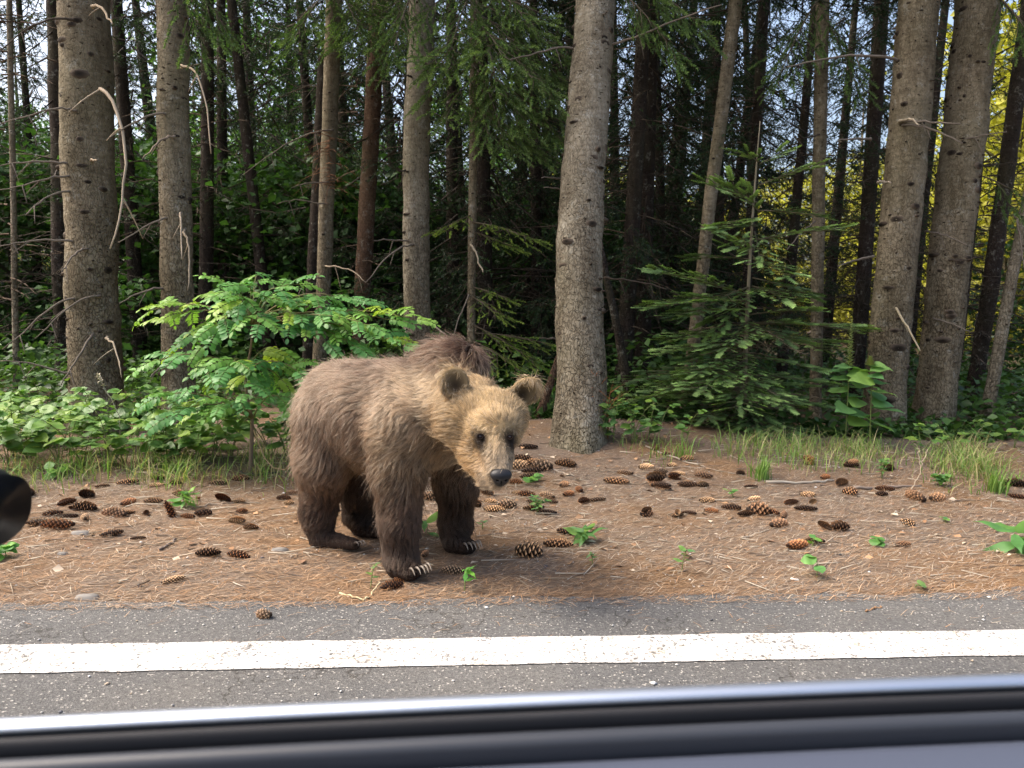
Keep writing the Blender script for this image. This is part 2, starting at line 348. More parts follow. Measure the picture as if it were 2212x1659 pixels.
# ================================================================== trees
def spruce_crown(z0, z1, Lmax, nb, seed, droop=0.35, tws=TW_MID, lowsparse=0.0, tint=(1, 1, 1), dens=0.085, tl=0.34):
    r = np.random.default_rng(seed); mb = MB(); P0 = []; D0 = []; S0 = []; bl = []; bd = []; bs = []
    for k in range(nb):
        z = z0+(z1-z0)*((k+r.random())/nb)**1.15; f = (z-z0)/(z1-z0); L = Lmax*(1-f)**0.75*r.uniform(0.55, 1.1)+0.15; a = r.uniform(0, 2*math.pi)
        h = np.array([math.cos(a), math.sin(a), 0]); n = max(4, int(L/0.3)); t = np.linspace(0, 1, n)
        path = np.array([0, 0, z])+h[None]*(L*t)[:, None]; path[:, 2] += -droop*L*np.sin(t*2.0)*0.8+0.12*L*t**3
        for i in range(n-1):
            bl.append(path[i]); bd.append(path[i+1]-path[i]); bs.append([0.012*(1-t[i])+0.004, np.linalg.norm(path[i+1]-path[i])*1.1, 0.012*(1-t[i])+0.004])
        m = int(L/dens); tt = r.uniform(0.22, 1.0, m)
        px = np.stack([np.interp(tt, t, path[:, j]) for j in range(3)], 1)
        side = np.array([-h[1], h[0], 0])*np.where(r.random(m) < 0.5, 1, -1)[:, None]
        d = side*r.uniform(0.2, 0.9, (m, 1))+h*r.uniform(0.2, 0.8, (m, 1))+np.array([0, 0, -1.0])*r.uniform(0.15, 1.0, (m, 1))
        P0.append(px); D0.append(d); S0.append(tl*r.uniform(0.6, 1.25, m)*(1-0.3*tt))
    P0 = np.concatenate(P0); D0 = np.concatenate(D0); S0 = np.concatenate(S0); which = r.integers(0, len(tws), len(P0))
    for w, (TV, TF, TC) in enumerate(tws):
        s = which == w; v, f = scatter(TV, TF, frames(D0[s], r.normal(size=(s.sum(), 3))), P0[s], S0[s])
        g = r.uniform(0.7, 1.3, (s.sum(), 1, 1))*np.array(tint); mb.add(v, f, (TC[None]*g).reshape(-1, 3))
    v, f = scatter(CT[0], CT[1], frames(np.array(bd)), np.array(bl), np.array(bs)*np.array([2, 1, 2])); mb.add(v, f, (0.07, 0.05, 0.035))
    return mb
def dead_mass(z0, z1, L, nb, seed, col=(0.10, 0.075, 0.052), sub=7, sag=0.25, width=1.0):
    """bare dead lower branches of a forest spruce with their fine twigs"""
    r = np.random.default_rng(seed); mb = MB(); bl = []; bd = []; bs = []
    for k in range(nb):
        z = r.uniform(z0, z1); a = r.uniform(0, 2*math.pi); l = L*r.uniform(0.3, 1.1); h = np.array([math.cos(a), math.sin(a), r.uniform(-0.15, 0.3)])
        n = 5; t = np.linspace(0, 1, n); path = np.array([0, 0, z])+h[None]*(l*t)[:, None]; path[:, 2] -= sag*l*t**2; path += r.normal(0, 0.02*l, (n, 3))*t[:, None]
        for i in range(n-1):
            w = width*(0.009*(1-t[i])+0.0035); bl.append(path[i]); bd.append(path[i+1]-path[i]); bs.append([w*2, np.linalg.norm(path[i+1]-path[i])*1.08, w*2])
        for q in range(sub):
            i = r.integers(1, n); d = h*0.6+r.normal(0, 0.6, 3)+np.array([0, 0, -0.3]); bl.append(path[i]*0.6+path[i-1]*0.4); bd.append(d); w = 0.005*width; bs.append([w, l*r.uniform(0.12, 0.4), w])
    v, f = scatter(CT[0], CT[1], frames(np.array(bd)), np.array(bl), np.array(bs)); c = np.array(col)*r.uniform(0.6, 1.3, (len(bl), 1, 1))*np.ones((1, 7, 1)); mb.add(v, f, c.reshape(-1, 3))
    return mb
def beech_crown(z0, z1, rad, nl, seed, col, var=0.3, leaf=0.1, low=0.75, ncl=70):
    r = np.random.default_rng(seed); mb = MB(); cl = []
    while len(cl) < ncl:
        f = r.random(); z = z0+(z1-z0)*f; rr = rad*(low+(1-low)*math.sin(math.pi*min(1, f*1.1+0.05)))*(1 if f < 0.7 else (1.15-f)/0.45); a = r.uniform(0, 2*math.pi); q = rr*math.sqrt(r.random())
        cl.append([q*math.cos(a), q*math.sin(a), z])
    cl = np.array(cl); w = r.integers(0, ncl, nl); p = cl[w]+r.normal(size=(nl, 3))*np.array([0.55, 0.55, 0.22])*rad*0.33
    d = r.normal(size=(nl, 3)); d[:, 2] = d[:, 2]*0.4-0.25; nrm = r.normal(0, 0.55, (nl, 3)); nrm[:, 2] += 1
    v, f = scatter(LF2[0], LF2[1], frames(d, nrm), p, leaf*r.uniform(0.7, 1.3, nl))
    c = np.array(col)[None]*(r.uniform(1-var, 1+var, (nl, 1)))*(0.8+0.4*r.random((ncl, 1))[w]); mb.add(v, f, np.repeat(c, 4, 0))
    for q in cl[::2]:
        b = np.array([0, 0, max(0.4, q[2]-0.5*np.hypot(q[0], q[1])-0.3)]); v, f = tube(bez(b, (b+q)/2+np.array([0, 0, 0.2]), q, 5), np.linspace(0.03, 0.008, 5), 4); mb.add(v, f, (0.10, 0.085, 0.065))
    return mb
def trunk_mesh(B, T4, rb, rt, H, mat, seed, sides=20, flare=0.35, fine=True):
    """tapered trunk through B (radius rb) and T4 (radius rt), carried on up to height H; coordinates from B"""
    r = np.random.default_rng(seed); d = np.array(T4)-np.array(B); hz = d[2]
    zs = np.concatenate([[-0.25, -0.1, 0, 0.05, 0.12, 0.22, 0.35], np.arange(0.5, min(H, hz+1.0), 0.12 if fine else 0.5), np.linspace(min(H, hz+1.0)+0.3, H, 10)]); zs = zs[zs <= H]
    wob = np.cumsum(r.normal(0, 0.007*rb/0.2, (len(zs), 2)), 0); wob -= np.outer(zs/max(hz, 1), np.array([np.interp(hz, zs, wob[:, 0]), np.interp(hz, zs, wob[:, 1])]))
    wob[zs <= 0] = 0
    path = np.stack([d[0]*zs/hz+wob[:, 0], d[1]*zs/hz+wob[:, 1], zs], 1)
    rad = np.where(zs < hz, rb+(rt-rb)*np.clip(zs, 0, None)/hz, rt*np.clip(1-(zs-hz)/(H-hz+1e-6), 0.06, 1)); rad = rad*(1+flare*np.exp(-np.clip(zs, -0.2, 9)/0.13)*0.55)
    V, Fc = tube(path, rad, sides); n = len(zs)*sides; a = np.tile(np.arange(sides)*2*math.pi/sides, len(zs)); zz = np.repeat(zs, sides); c = np.repeat(path, sides, 0)
    k = 1+0.06*(vnoise(np.cos(a)*1.2+seed, zz*1.6+np.sin(a), 1.0, 3)-0.5)+0.05*(vnoise(np.cos(a)*3+seed, zz*9+np.sin(a)*3, 1.0, 4)-0.5)+0.10*np.exp(-np.clip(zz, 0, 9)/0.2)*np.cos(a*4+seed)
    V[:n] = c+(V[:n]-c)*k[:, None]
    return mesh_np('trunk', V, Fc, mat, smooth=True), path, rad
def knots_mesh(path, rad, seed, n, zmax, s=1.0):
    """short dark stubs and knot holes where limbs broke off"""
    r = np.random.default_rng(seed+77); bl = []; bd = []; bs = []
    for k in range(n):
        z = r.uniform(0.3, zmax); c = np.array([np.interp(z, path[:, 2], path[:, j]) for j in range(3)]); rr = np.interp(z, path[:, 2], rad); a = r.uniform(0, 2*math.pi)
        d = np.array([math.cos(a), math.sin(a), r.uniform(-0.3, 0.15)]); bl.append(c+d*rr*0.93); bd.append(d); w = rr*(0.045+0.17*r.random()**2.0)*s; bs.append([w*2.4*r.uniform(0.7, 1.4), rr*0.085+r.exponential(0.007), w*1.5*r.uniform(0.7, 1.4)])
    v, f = scatter(KT[0], KT[1], frames(np.array(bd)), np.array(bl), np.array(bs)); mb = MB(); mb.add(v, f, np.repeat(r.uniform(0.6, 1.4, (n, 1)), len(KT[0]), 0)*np.tile(np.repeat(np.array([2.4, 1.3, 0.6, 0.25]), [8, 8, 8, 1])[:, None], (n, 1))*np.array([[0.05, 0.038, 0.027]])); return mb
def limb(pts, r0, r1, col, subs=(), seed=0, sides=6):
    pts = np.asarray(pts, float); t = np.linspace(0, 1, len(pts)); tt = np.linspace(0, 1, 14)
    # smooth through the given points
    p = np.stack([np.interp(tt, t, pts[:, j]) for j in range(3)], 1)
    for _ in range(2): p[1:-1] = (p[:-2]+2*p[1:-1]+p[2:])/4
    r = np.random.default_rng(seed); p[1:-1] += r.normal(0, 0.004, p[1:-1].shape)
    mb = MB(); v, f = tube(p, r0+(r1-r0)*tt, sides); mb.add(v, f, np.array(col)[None]*r.uniform(0.8, 1.15, (len(v), 1)))
    for (at, dx, dz, l) in subs:
        b = np.array([np.interp(at, tt, p[:, j]) for j in range(3)]); e = b+np.array([dx, r.normal(0, 0.25), dz])*l; v, f = tube(bez(b, (b+e)/2+np.array([0, 0, 0.1*l]), e, 6), np.linspace(r0*0.45, r1*0.5, 6), 5); mb.add(v, f, col)
    return mb
DEADW = (0.30, 0.235, 0.165); DEADG = (0.17, 0.14, 0.11); DEADD = (0.075, 0.058, 0.044)
tree_kit = {}
def plant_tree(name, px, Y, xt, wb, wt, mat, label, group=None, seed=0, H=17, crown=None, nknots=60, zk=4.5, kn=1.0, base=None, ytop=0, deadlow=None, flare=0.35):
    """a trunk whose foot stands in column px at distance Y and that crosses the top of the picture at xt"""
    B = Gat(px, Y) if base is None else np.array(base, float); T4 = P(xt, ytop, Y+0.05)
    o = thing(name, tuple(B), label, 'tree', group); rb = wb/2*Y/FPX; rt = wt/2*Y/FPX
    me, path, rad = trunk_mesh(B, T4, rb, rt, H, mat, seed, flare=flare); obj('trunk', me, o)
    if nknots: obj('knot_scars', knots_mesh(path, rad, seed, int(nknots*1.8), min(zk, H-0.2), kn).mesh('knot_scars', M_wood), o, kind='stuff')
    if crown:
        lx, ly = path[-1, 0]*0.55, path[-1, 1]*0.55; c = obj('crown', crown, o, (lx, ly, 0)); c.rotation_euler = (0, 0, seed*1.7)
    if deadlow: d = obj('dead_branches', deadlow, o, kind='stuff'); d.rotation_euler = (0, 0, seed*2.3)
    o['_p'] = 0; del o['_p']; tree_kit[o.name] = (path+B, rad); return o
def add_limb(o, pix, Y, r0=0.012, r1=0.004, col=DEADG, subs=(), seed=0, Yend=None, name='branch'):
    """bare limb drawn through the given picture points, starting at the trunk and swinging towards Yend"""
    Bo = np.array(o.location); n = len(pix); Ye = Y-0.35 if Yend is None else Yend
    pts = [P(a, b, Y+(Ye-Y)*(k/(n-1))) for k, (a, b) in enumerate(pix)]; pts = [np.array(pts[0])+(np.array(pts[0])-np.array(pts[1]))*0.15+np.array([0, 0.05, 0])]+pts
    mb = limb(np.array(pts)-Bo, r0, r1, col, subs, seed); return obj(name, mb.mesh(name, M_wood), o)

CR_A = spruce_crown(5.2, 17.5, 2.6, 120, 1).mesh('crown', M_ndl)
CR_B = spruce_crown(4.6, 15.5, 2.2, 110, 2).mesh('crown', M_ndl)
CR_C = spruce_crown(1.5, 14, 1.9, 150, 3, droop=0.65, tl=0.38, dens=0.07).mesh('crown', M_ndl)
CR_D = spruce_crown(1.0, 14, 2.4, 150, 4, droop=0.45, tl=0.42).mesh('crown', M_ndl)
DL_A = dead_mass(0.6, 4.8, 1.3, 46, 5).mesh('dead_branches', M_wood)
DL_B = dead_mass(0.4, 3.4, 1.6, 60, 6, (0.075, 0.06, 0.045)).mesh('dead_branches', M_wood)
DL_C = dead_mass(0.8, 4.0, 0.8, 24, 7, (0.14, 0.10, 0.07), 4).mesh('dead_branches', M_wood)
CR_S = [spruce_crown(2.8, 15, 2.2, 46, 80+k, droop=0.5, tl=0.3).mesh('crown', M_ndl) for k in range(2)]

# --- front row, each told apart by its look and what stands by it
t1 = plant_tree('spruce_tree', 208, 6.6, 181, 106, 100, M_bark, 'thick grey-brown spruce trunk with a long pale hooked dead branch, rising from the brambles', seed=1, crown=CR_A, nknots=90)
add_limb(t1, [(212, 190), (232, 195), (255, 235), (270, 300), (276, 360), (268, 430), (252, 490), (238, 537)], 6.42, 0.017, 0.006, (0.40, 0.32, 0.23), [(0.12, -0.6, -0.8, 0.28), (0.45, -0.7, -0.5, 0.2), (0.75, 0.2, -1, 0.3)], 1, 6.0)
add_limb(t1, [(198, 12), (218, 12), (235, 40), (243, 52)], 6.42, 0.015, 0.006, (0.33, 0.26, 0.18), [(0.5, -0.7, -0.6, 0.12)], 2, 6.2)
for k, (pts, c) in enumerate([([(150, 40), (110, 38), (60, 60), (0, 110)], DEADD), ([(158, 238), (130, 232), (80, 242), (0, 268)], DEADG), ([(140, 352), (90, 347), (40, 350), (-20, 362)], DEADG), ([(146, 380), (110, 382), (60, 400), (0, 410)], DEADG),
        ([(145, 412), (110, 420), (80, 440), (55, 465)], DEADG), ([(148, 520), (90, 518), (40, 525), (-10, 535)], DEADG), ([(185, 537), (165, 545), (145, 570), (133, 588)], DEADG), ([(158, 645), (130, 648), (90, 680), (40, 730), (5, 755)], DEADG),
        ([(205, 640), (170, 645), (120, 690), (75, 732)], DEADG), ([(228, 730), (245, 740), (255, 770), (262, 800)], (0.38, 0.31, 0.22)), ([(195, 725), (180, 755), (155, 790), (132, 832)], DEADG), ([(148, 808), (100, 795), (50, 780), (0, 780)], DEADG), ([(195, 345), (210, 345)], (0.3, 0.24, 0.17))]):
    add_limb(t1, pts, 6.42, 0.013, 0.004, c, [(0.6, -0.7, -0.6, 0.22), (0.8, 0.3, -0.8, 0.18)] if len(pts) > 3 else (), k+3, 6.2)
t2 = plant_tree('spruce_tree', 386, 6.5, 371, 68, 62, M_bark, 'medium grey-brown spruce trunk behind the leafy locust shrub, with a thin drooping dead branch', seed=2, crown=CR_B, nknots=70)
for k, (pts, c, e) in enumerate([([(390, 142), (415, 145), (437, 180), (450, 240), (456, 332)], (0.38, 0.30, 0.21), 6.0), ([(352, 245), (320, 248), (275, 272), (235, 298)], DEADG, 6.2), ([(370, 293), (350, 300), (325, 325), (308, 342)], (0.27, 0.21, 0.155), 6.1),
        ([(388, 462), (392, 480), (390, 520), (393, 560)], (0.36, 0.29, 0.21), 6.15), ([(360, 470), (330, 480), (290, 505), (255, 524)], DEADG, 6.2), ([(396, 500), (408, 525), (412, 580), (405, 628)], (0.3, 0.24, 0.17), 6.1), ([(350, 622), (320, 625), (285, 640), (258, 655)], DEADG, 6.2), ([(352, 790), (330, 808), (326, 815)], DEADG, 6.3)]):
    add_limb(t2, pts, 6.38, 0.012, 0.004, c, [(0.5, -0.5, -0.8, 0.15)], k+30, e)
t5 = plant_tree('spruce_tree', 899, 7.4, 912, 58, 55, M_bark2, 'pale straight spruce trunk right behind the bear, smooth lower bark', seed=5, crown=CR_B, nknots=46)
for k, (pts, c) in enumerate([([(893, 528), (870, 530), (830, 560), (790, 610)], DEADG), ([(880, 520), (840, 518), (808, 520)], DEADG), ([(885, 165), (845, 165)], DEADD), ([(878, 370), (858, 368)], DEADD), ([(930, 700), (960, 720), (975, 740)], DEADG)]):
    add_limb(t5, pts, 7.28, 0.013, 0.004, c, [(0.6, -0.3, -0.9, 0.15)], k+50, 6.9)
t7 = plant_tree('spruce_tree', 1250, 6.9, 1285, 98, 82, M_bark2, 'stout grey spruce trunk standing clear on the needle mound beside the fir sapling', seed=7, crown=CR_A, nknots=110, kn=1.1, flare=0.12, base=G(1250, 955))
for k, (pts, c) in enumerate([([(1245, 105), (1200, 102), (1150, 118), (1085, 132)], DEADG), ([(1320, 95), (1380, 80), (1450, 45), (1560, 10)], DEADG), ([(1240, 412), (1215, 408), (1175, 405)], DEADG), ([(1275, 530), (1292, 528), (1303, 535)], (0.4, 0.32, 0.23)), ([(1215, 388), (1195, 384), (1170, 384)], DEADG),
        ([(1300, 600), (1335, 602), (1390, 610), (1440, 625)], DEADD), ([(1215, 735), (1190, 730), (1165, 730)], DEADG), ([(1300, 880), (1320, 885)], DEADG), ([(1300, 35), (1312, 25)], DEADD)]):
    add_limb(t7, pts, 6.78, 0.013, 0.004, c, [(0.5, 0.3, -0.8, 0.2)] if len(pts) > 3 else (), k+60, 6.5)
t10 = plant_tree('spruce_tree', 1906, 7.6, 1986, 84, 80, M_bark, 'thick leaning spruce trunk behind the tall heart-leaved herb', seed=10, crown=CR_A, nknots=70, kn=1.1)
for k, (pts, c) in enumerate([([(1955, 262), (1990, 262), (2030, 265), (2075, 268)], DEADG), ([(1960, 268), (2000, 275), (2040, 290), (2080, 310)], DEADG), ([(1932, 660), (1950, 690), (1970, 725), (1988, 758)], (0.42, 0.34, 0.22)), ([(1885, 555), (1850, 560), (1810, 575)], DEADG), ([(1930, 125), (1850, 118), (1760, 130), (1700, 145)], DEADG),
        ([(1880, 300), (1840, 300), (1810, 303)], DEADG), ([(1950, 260), (1965, 255), (1985, 270)], (0.4, 0.33, 0.24)), ([(1905, 392), (1925, 395)], (0.3, 0.25, 0.19))]):
    add_limb(t10, pts, 7.45, 0.016, 0.006, c, [(0.5, 0.3, -0.8, 0.14)] if len(pts) > 3 else (), k+90, 7.15)
t11 = plant_tree('spruce_tree', 2008, 7.8, 2112, 80, 86, M_bark, 'thick leaning spruce trunk with dark knots, partner of the one behind the herb', seed=11, crown=CR_B, nknots=90)
for k, (pts, c) in enumerate([([(2080, 300), (2130, 292), (2175, 285)], DEADG), ([(2010, 500), (2050, 510), (2090, 530)], DEADG), ([(2045, 560), (2080, 565), (2110, 555)], DEADD), ([(2025, 690), (2060, 700), (2095, 715)], DEADG)]):
    add_limb(t11, pts, 7.65, 0.012, 0.004, c, [(0.5, 0.3, -0.8, 0.2)], k+110, 7.4)

# --- thinner stems between and behind them
t3 = plant_tree('spruce_tree', 684, 8.6, 722, 30, 34, M_bark, 'slim tan spruce stem with a tuft of rusty dry twigs behind the locust shrub', seed=13, H=13, crown=CR_B, nknots=40)
for k, (pts, c) in enumerate([([(710, 280), (660, 290), (600, 320), (525, 378)], DEADG), ([(705, 395), (660, 395), (630, 405)], DEADG), ([(700, 440), (640, 430), (600, 440)], DEADG), ([(705, 575), (735, 575), (770, 590), (790, 610)], (0.3, 0.24, 0.17)), ([(690, 600), (660, 605), (645, 640)], DEADG)]):
    add_limb(t3, pts, 8.5, 0.012, 0.004, c, [(0.4, 0.2, -0.9, 0.3), (0.8, 0.2, -0.9, 0.2)], k+120, 8.2)
rt = dead_mass(-0.28, 0.3, 0.42, 44, 31, (0.17, 0.085, 0.045), 4, 0.5, 0.5); obj('dry_twig_tuft', rt.mesh('dry_twig_tuft', M_wood), t3, tuple(P(712, 350, 8.5)-np.array(t3.location)), kind='stuff')
plant_tree('dead_snag', 660, 9.6, 700, 24, 24, M_barkdark, 'dark broken dead snag standing behind the slim tan stem', seed=14, H=float((P(700, 118, 9.6)-Gat(660, 9.6))[2]), nknots=14, zk=3, ytop=118)
t4 = plant_tree('spruce_tree', 772, 9.8, 818, 36, 34, M_barkred, 'reddish-brown spruce stem just beyond the pale trunk behind the bear', seed=15, crown=CR_S[1], nknots=40, deadlow=DL_C)
t6 = plant_tree('spruce_tree', 1017, 7.3, 1024, 19, 16, M_bark, 'very slim greenish spruce stem draped with hanging needled boughs', seed=16, H=8.5, nknots=16)
add_limb(t6, [(1018, 530), (1030, 545), (1037, 575), (1043, 588)], 7.25, 0.012, 0.006, (0.34, 0.28, 0.2), (), 1, 7.1)
add_limb(t6, [(1012, 640), (995, 680), (975, 735)], 7.25, 0.01, 0.004, DEADG, (), 2, 7.0)
plant_tree('leaning_dead_tree', 1372, 7.9, 1303, 24, 14, M_barkdark, 'grey leaning dead stem leaning behind the stout trunk on the mound', seed=17, H=2.2, nknots=8, zk=2, ytop=560)
plant_tree('broken_pole_tree', 1163, 7.1, 1212, 20, 14, M_barkred, 'rusty-brown broken pole leaning beside the stout trunk on the mound', seed=18, H=1.15, nknots=5, zk=1, ytop=755)
t8 = plant_tree('spruce_tree', 1478, 8.3, 1590, 27, 28, M_bark, 'slim leaning tan stem growing through the fir sapling', seed=19, H=12, crown=CR_B, nknots=34)
plant_tree('spruce_tree', 1600, 10.5, 1652, 20, 22, M_barkdark, 'dark slim spruce stem behind the top of the fir sapling', seed=20, crown=CR_S[0], nknots=20, deadlow=DL_C)
t9 = plant_tree('spruce_tree', 1762, 8.3, 1777, 25, 27, M_bark, 'slim straight brown spruce stem between the fir sapling and the leaning trunk', seed=21, crown=CR_B, nknots=40)
for k, (pts, c) in enumerate([([(1775, 95), (1745, 115), (1700, 190)], DEADD), ([(1770, 290), (1740, 300), (1715, 285)], DEADD), ([(1760, 480), (1730, 500), (1700, 540)], DEADG)]): add_limb(t9, pts, 8.2, 0.01, 0.004, c, [(0.5, -0.3, -0.8, 0.2)], k+140, 7.9)
plant_tree('spruce_tree', 2098, 9.6, 2225, 32, 32, M_barkdark, 'almost black leaning spruce stem against the sunlit yellow leaves', seed=22, crown=CR_S[1], nknots=14, deadlow=DL_B)
t13 = plant_tree('spruce_tree', 2124, 7.8, 2300, 26, 20, M_bark2, 'slim pale leaning stem rising from a heap of dry twigs', seed=23, H=9, nknots=22)
add_limb(t13, [(2196, 470), (2205, 520), (2212, 580)], 7.7, 0.012, 0.005, DEADG, (), 3, 7.5)
plant_tree('spruce_tree', 36, 7.9, 20, 13, 11, M_bark2, 'thin pale spruce pole among the dead branches beside the thick hooked-branch trunk', seed=24, H=8, nknots=10, deadlow=DL_C)
plant_tree('spruce_tree', 137, 10.2, 118, 34, 32, M_barkdark, 'dark spruce trunk close behind the thick hooked-branch trunk', seed=25, crown=CR_S[0], nknots=10, deadlow=DL_B)

# --- needled boughs hanging in view
def bough(p0, d, L, seed, tws=TW_HI, droop=0.35, ntw=None, tl=0.2, hang=0.8, flat=False, col=(0.11, 0.085, 0.055), tint=1.0):
    """one needled bough from p0 along d: main stem, side shoots, needles"""
    r = np.random.default_rng(seed); d = unit(d); t = np.linspace(0, 1, 9); path = np.array(p0)+d[None]*(L*t)[:, None]; path[:, 2] -= droop*L*t**2
    mb = MB(); v, f = tube(path, np.linspace(0.008, 0.002, 9)*min(1.5, L+0.4), 5); mb.add(v, f, col)
    h = np.cross(d, [0, 0, 1.0]); h /= np.linalg.norm(h)
    n1 = max(3, int(L/0.055)); P0 = []; D0 = []; S0 = []
    for k in range(n1):
        a = 0.12+0.86*k/n1+r.normal(0, 0.01); b = np.array([np.interp(a, t, path[:, j]) for j in range(3)]); s = 1 if k % 2 else -1
        l2 = L*0.42*(1.1-a)*r.uniform(0.7, 1.2)+0.05; d2 = unit(d*0.75+h*s*r.uniform(0.5, 0.9)+np.array([0, 0, -hang*r.uniform(0.05, 0.9)*(0.15 if flat else 1)])); n2 = max(1, int(l2/0.07))
        for q in range(n2+1):
            f2 = q/max(1, n2); bb = b+d2*l2*f2+np.array([0, 0, -0.25*hang*l2*f2*f2*(0.3 if flat else 1)])
            h2 = np.cross(d2, [0, 0, 1.0]); s2 = 1 if q % 2 else -1
            d3 = d2 if q == n2 else unit(d2*0.8+h2*s2*0.6+np.array([0, 0, -hang*r.uniform(0, 0.7)*(0.2 if flat else 1)]))
            P0.append(bb); D0.append(d3); S0.append(tl*r.uniform(0.6, 1.15)*(0.75 if q < n2 else 1))
        v, f = tube(np.stack([b, b+d2*l2]), [0.004, 0.0015], 4); mb.add(v, f, col)
    P0.append(path[-2]); D0.append(path[-1]-path[-2]); S0.append(tl*1.2)
    P0 = np.array(P0); D0 = np.array(D0); S0 = np.array(S0); w = r.integers(0, len(tws), len(P0))
    N = np.tile([0, 0, 1.0], (len(P0), 1))+r.normal(0, 0.25, (len(P0), 3))
    for k, (TV, TF, TC) in enumerate(tws):
        s = w == k
        if s.any(): v, f = scatter(TV, TF, frames(D0[s], N[s]), P0[s], S0[s]); mb.add(v, f, (TC[None]*r.uniform(0.75, 1.3, (s.sum(), 1, 1))*tint).reshape(-1, 3))
    return mb
def add_bough(o, a, b, Ya, Yb, seed, **kw):
    p0 = P(a[0], a[1], Ya); p1 = P(b[0], b[1], Yb); B = np.array(o.location); d = p1-p0; L = float(np.linalg.norm(d)); dr = kw.get('droop', 0.35)
    d = d/L; d[2] += dr
    return obj('bough', bough(p0-B, d, L, seed, **kw).mesh('bough', M_ndl), o)
for k, (a, b, ya, yb) in enumerate([((1024, 55), (945, 160), 7.3, 6.9), ((1024, 40), (1110, 130), 7.3, 6.9), ((1024, 130), (1100, 260), 7.3, 6.8), ((1022, 100), (950, 165), 7.3, 6.6), ((1024, 60), (1165, 230), 7.3, 6.8), ((1022, 160), (1175, 300), 7.3, 6.9),
        ((1022, 170), (975, 265), 7.3, 6.9), ((1024, 10), (1200, 150), 7.3, 7.0), ((1024, 0), (1190, 60), 7.4, 7.1), ((1022, 230), (1110, 320), 7.3, 6.9), ((1024, -40), (930, 60), 7.4, 7.0), ((1024, -30), (1120, 60), 7.3, 6.8), ((1024, 20), (1060, 190), 7.3, 6.7), ((1024, 90), (1140, 200), 7.3, 6.6), ((1022, 140), (1070, 300), 7.3, 6.8), ((1024, 30), (1215, 240), 7.4, 7.2), ((1022, 190), (1200, 330), 7.3, 7.1), ((1024, -20), (985, 120), 7.3, 6.8), ((1022, 120), (940, 210), 7.3, 7.1), ((1024, 70), (1080, 150), 7.3, 6.5), ((1022, 210), (1050, 310), 7.3, 6.7), ((1022, 240), (1150, 350), 7.3, 7.0)]):
    add_bough(t6, a, b, ya, yb, 200+k, tl=0.22, hang=1.1, droop=0.45)
for k, (a, b) in enumerate([((1018, 480), (1150, 520)), ((1018, 465), (960, 495)), ((1018, 500), (1115, 540)), ((1018, 640), (1080, 690)), ((1018, 700), (1160, 790)), ((1018, 720), (1190, 745)), ((1018, 735), (1130, 810)), ((1018, 620), (1100, 650))]):
    add_bough(t6, a, b, 7.3, 6.9+0.15*(k % 3), 230+k, tl=0.15, hang=0.45, droop=0.15, tint=np.array([1.35, 1.25, 0.8]))
for k, (o, a, b, ya, yb) in enumerate([(t4, (818, -20), (745, 90), 9.7, 8.6), (t4, (818, -30), (880, 110), 9.7, 8.4), (t4, (815, -40), (800, 120), 9.7, 8.3), (t3, (722, -30), (650, 90), 8.5, 8.0), (t3, (722, -30), (770, 80), 8.5, 8.0), (t5, (905, -50), (860, 110), 7.3, 6.9),
        (t2, (380, -50), (425, 100), 6.5, 6.3), (t2, (380, -60), (470, 60), 6.5, 6.4), (t7, (1320, -30), (1430, 110), 6.9, 6.6), (t7, (1320, -60), (1490, 60), 6.9, 6.7), (t9, (1775, -10), (1700, 160), 8.2, 7.8), (t9, (1775, 30), (1830, 170), 8.2, 7.9), (t11, (2140, -20), (2230, 130), 7.7, 7.2), (t11, (2120, 380), (2240, 470), 7.7, 7.5)]):
    add_bough(o, a, b, ya, yb, 260+k, tl=0.24, hang=1.1, droop=0.35, tint=np.array([0.9, 0.95, 0.9]))

# --- the forest behind
BE_G = [beech_crown(0.8, 8.0, 2.9, 6500, 40+k, (0.09, 0.19, 0.035), leaf=0.15) for k in range(2)]
BE_G = [m.mesh('crown', M_leaf) for m in BE_G]
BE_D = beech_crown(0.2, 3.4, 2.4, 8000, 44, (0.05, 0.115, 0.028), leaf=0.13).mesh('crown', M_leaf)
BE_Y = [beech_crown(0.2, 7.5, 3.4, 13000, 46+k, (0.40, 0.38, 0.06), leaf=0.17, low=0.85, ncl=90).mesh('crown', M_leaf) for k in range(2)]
TRK = {}
def back_tree(kind, x, Y, seed, s=1.0):
    r = np.random.default_rng(seed); B = np.array([x, Y, float(GH(x, Y))])
    lab, cr, mat, rad, H, dl, grp = kind
    o = thing(lab[0], tuple(B), lab[1], 'tree', grp, r.uniform(0, 6.28)); o.scale = (s, s, s)
    key = (lab[1], seed % 3)
    if key not in TRK: TRK[key] = trunk_mesh((0, 0, 0), (r.normal(0, 0.15), r.normal(0, 0.15), 4), rad, rad*0.8, H, mat, seed % 3+40, 10, 0.3, False)[0]
    obj('trunk', TRK[key], o); obj('crown', cr[seed % len(cr)], o)
    if dl: obj('dead_branches', dl[seed % len(dl)], o, kind='stuff')
    return o
K1 = (('spruce_tree', 'dark slender spruce with bare dead lower branches, deep in the forest'), [CR_C, CR_C, CR_B], M_barkdark, 0.10, 15, [DL_A, DL_B], 'slender spruces deep in the forest')
K1S = (K1[0], CR_S, *K1[2:])
K2 = (('spruce_tree', 'dark spruce green almost to the ground, deep in the forest'), [CR_D], M_barkdark, 0.13, 14, [DL_B], 'low-branched spruces deep in the forest')
K3 = (('beech_tree', 'green broadleaf tree showing between the spruce trunks'), BE_G, M_bark2, 0.14, 11, None, 'green broadleaf trees behind the spruces')
K4 = (('beech_tree', 'dark green broadleaf understorey tree in the shade'), [BE_D], M_barkdark, 0.05, 3.2, None, 'shaded understorey trees')
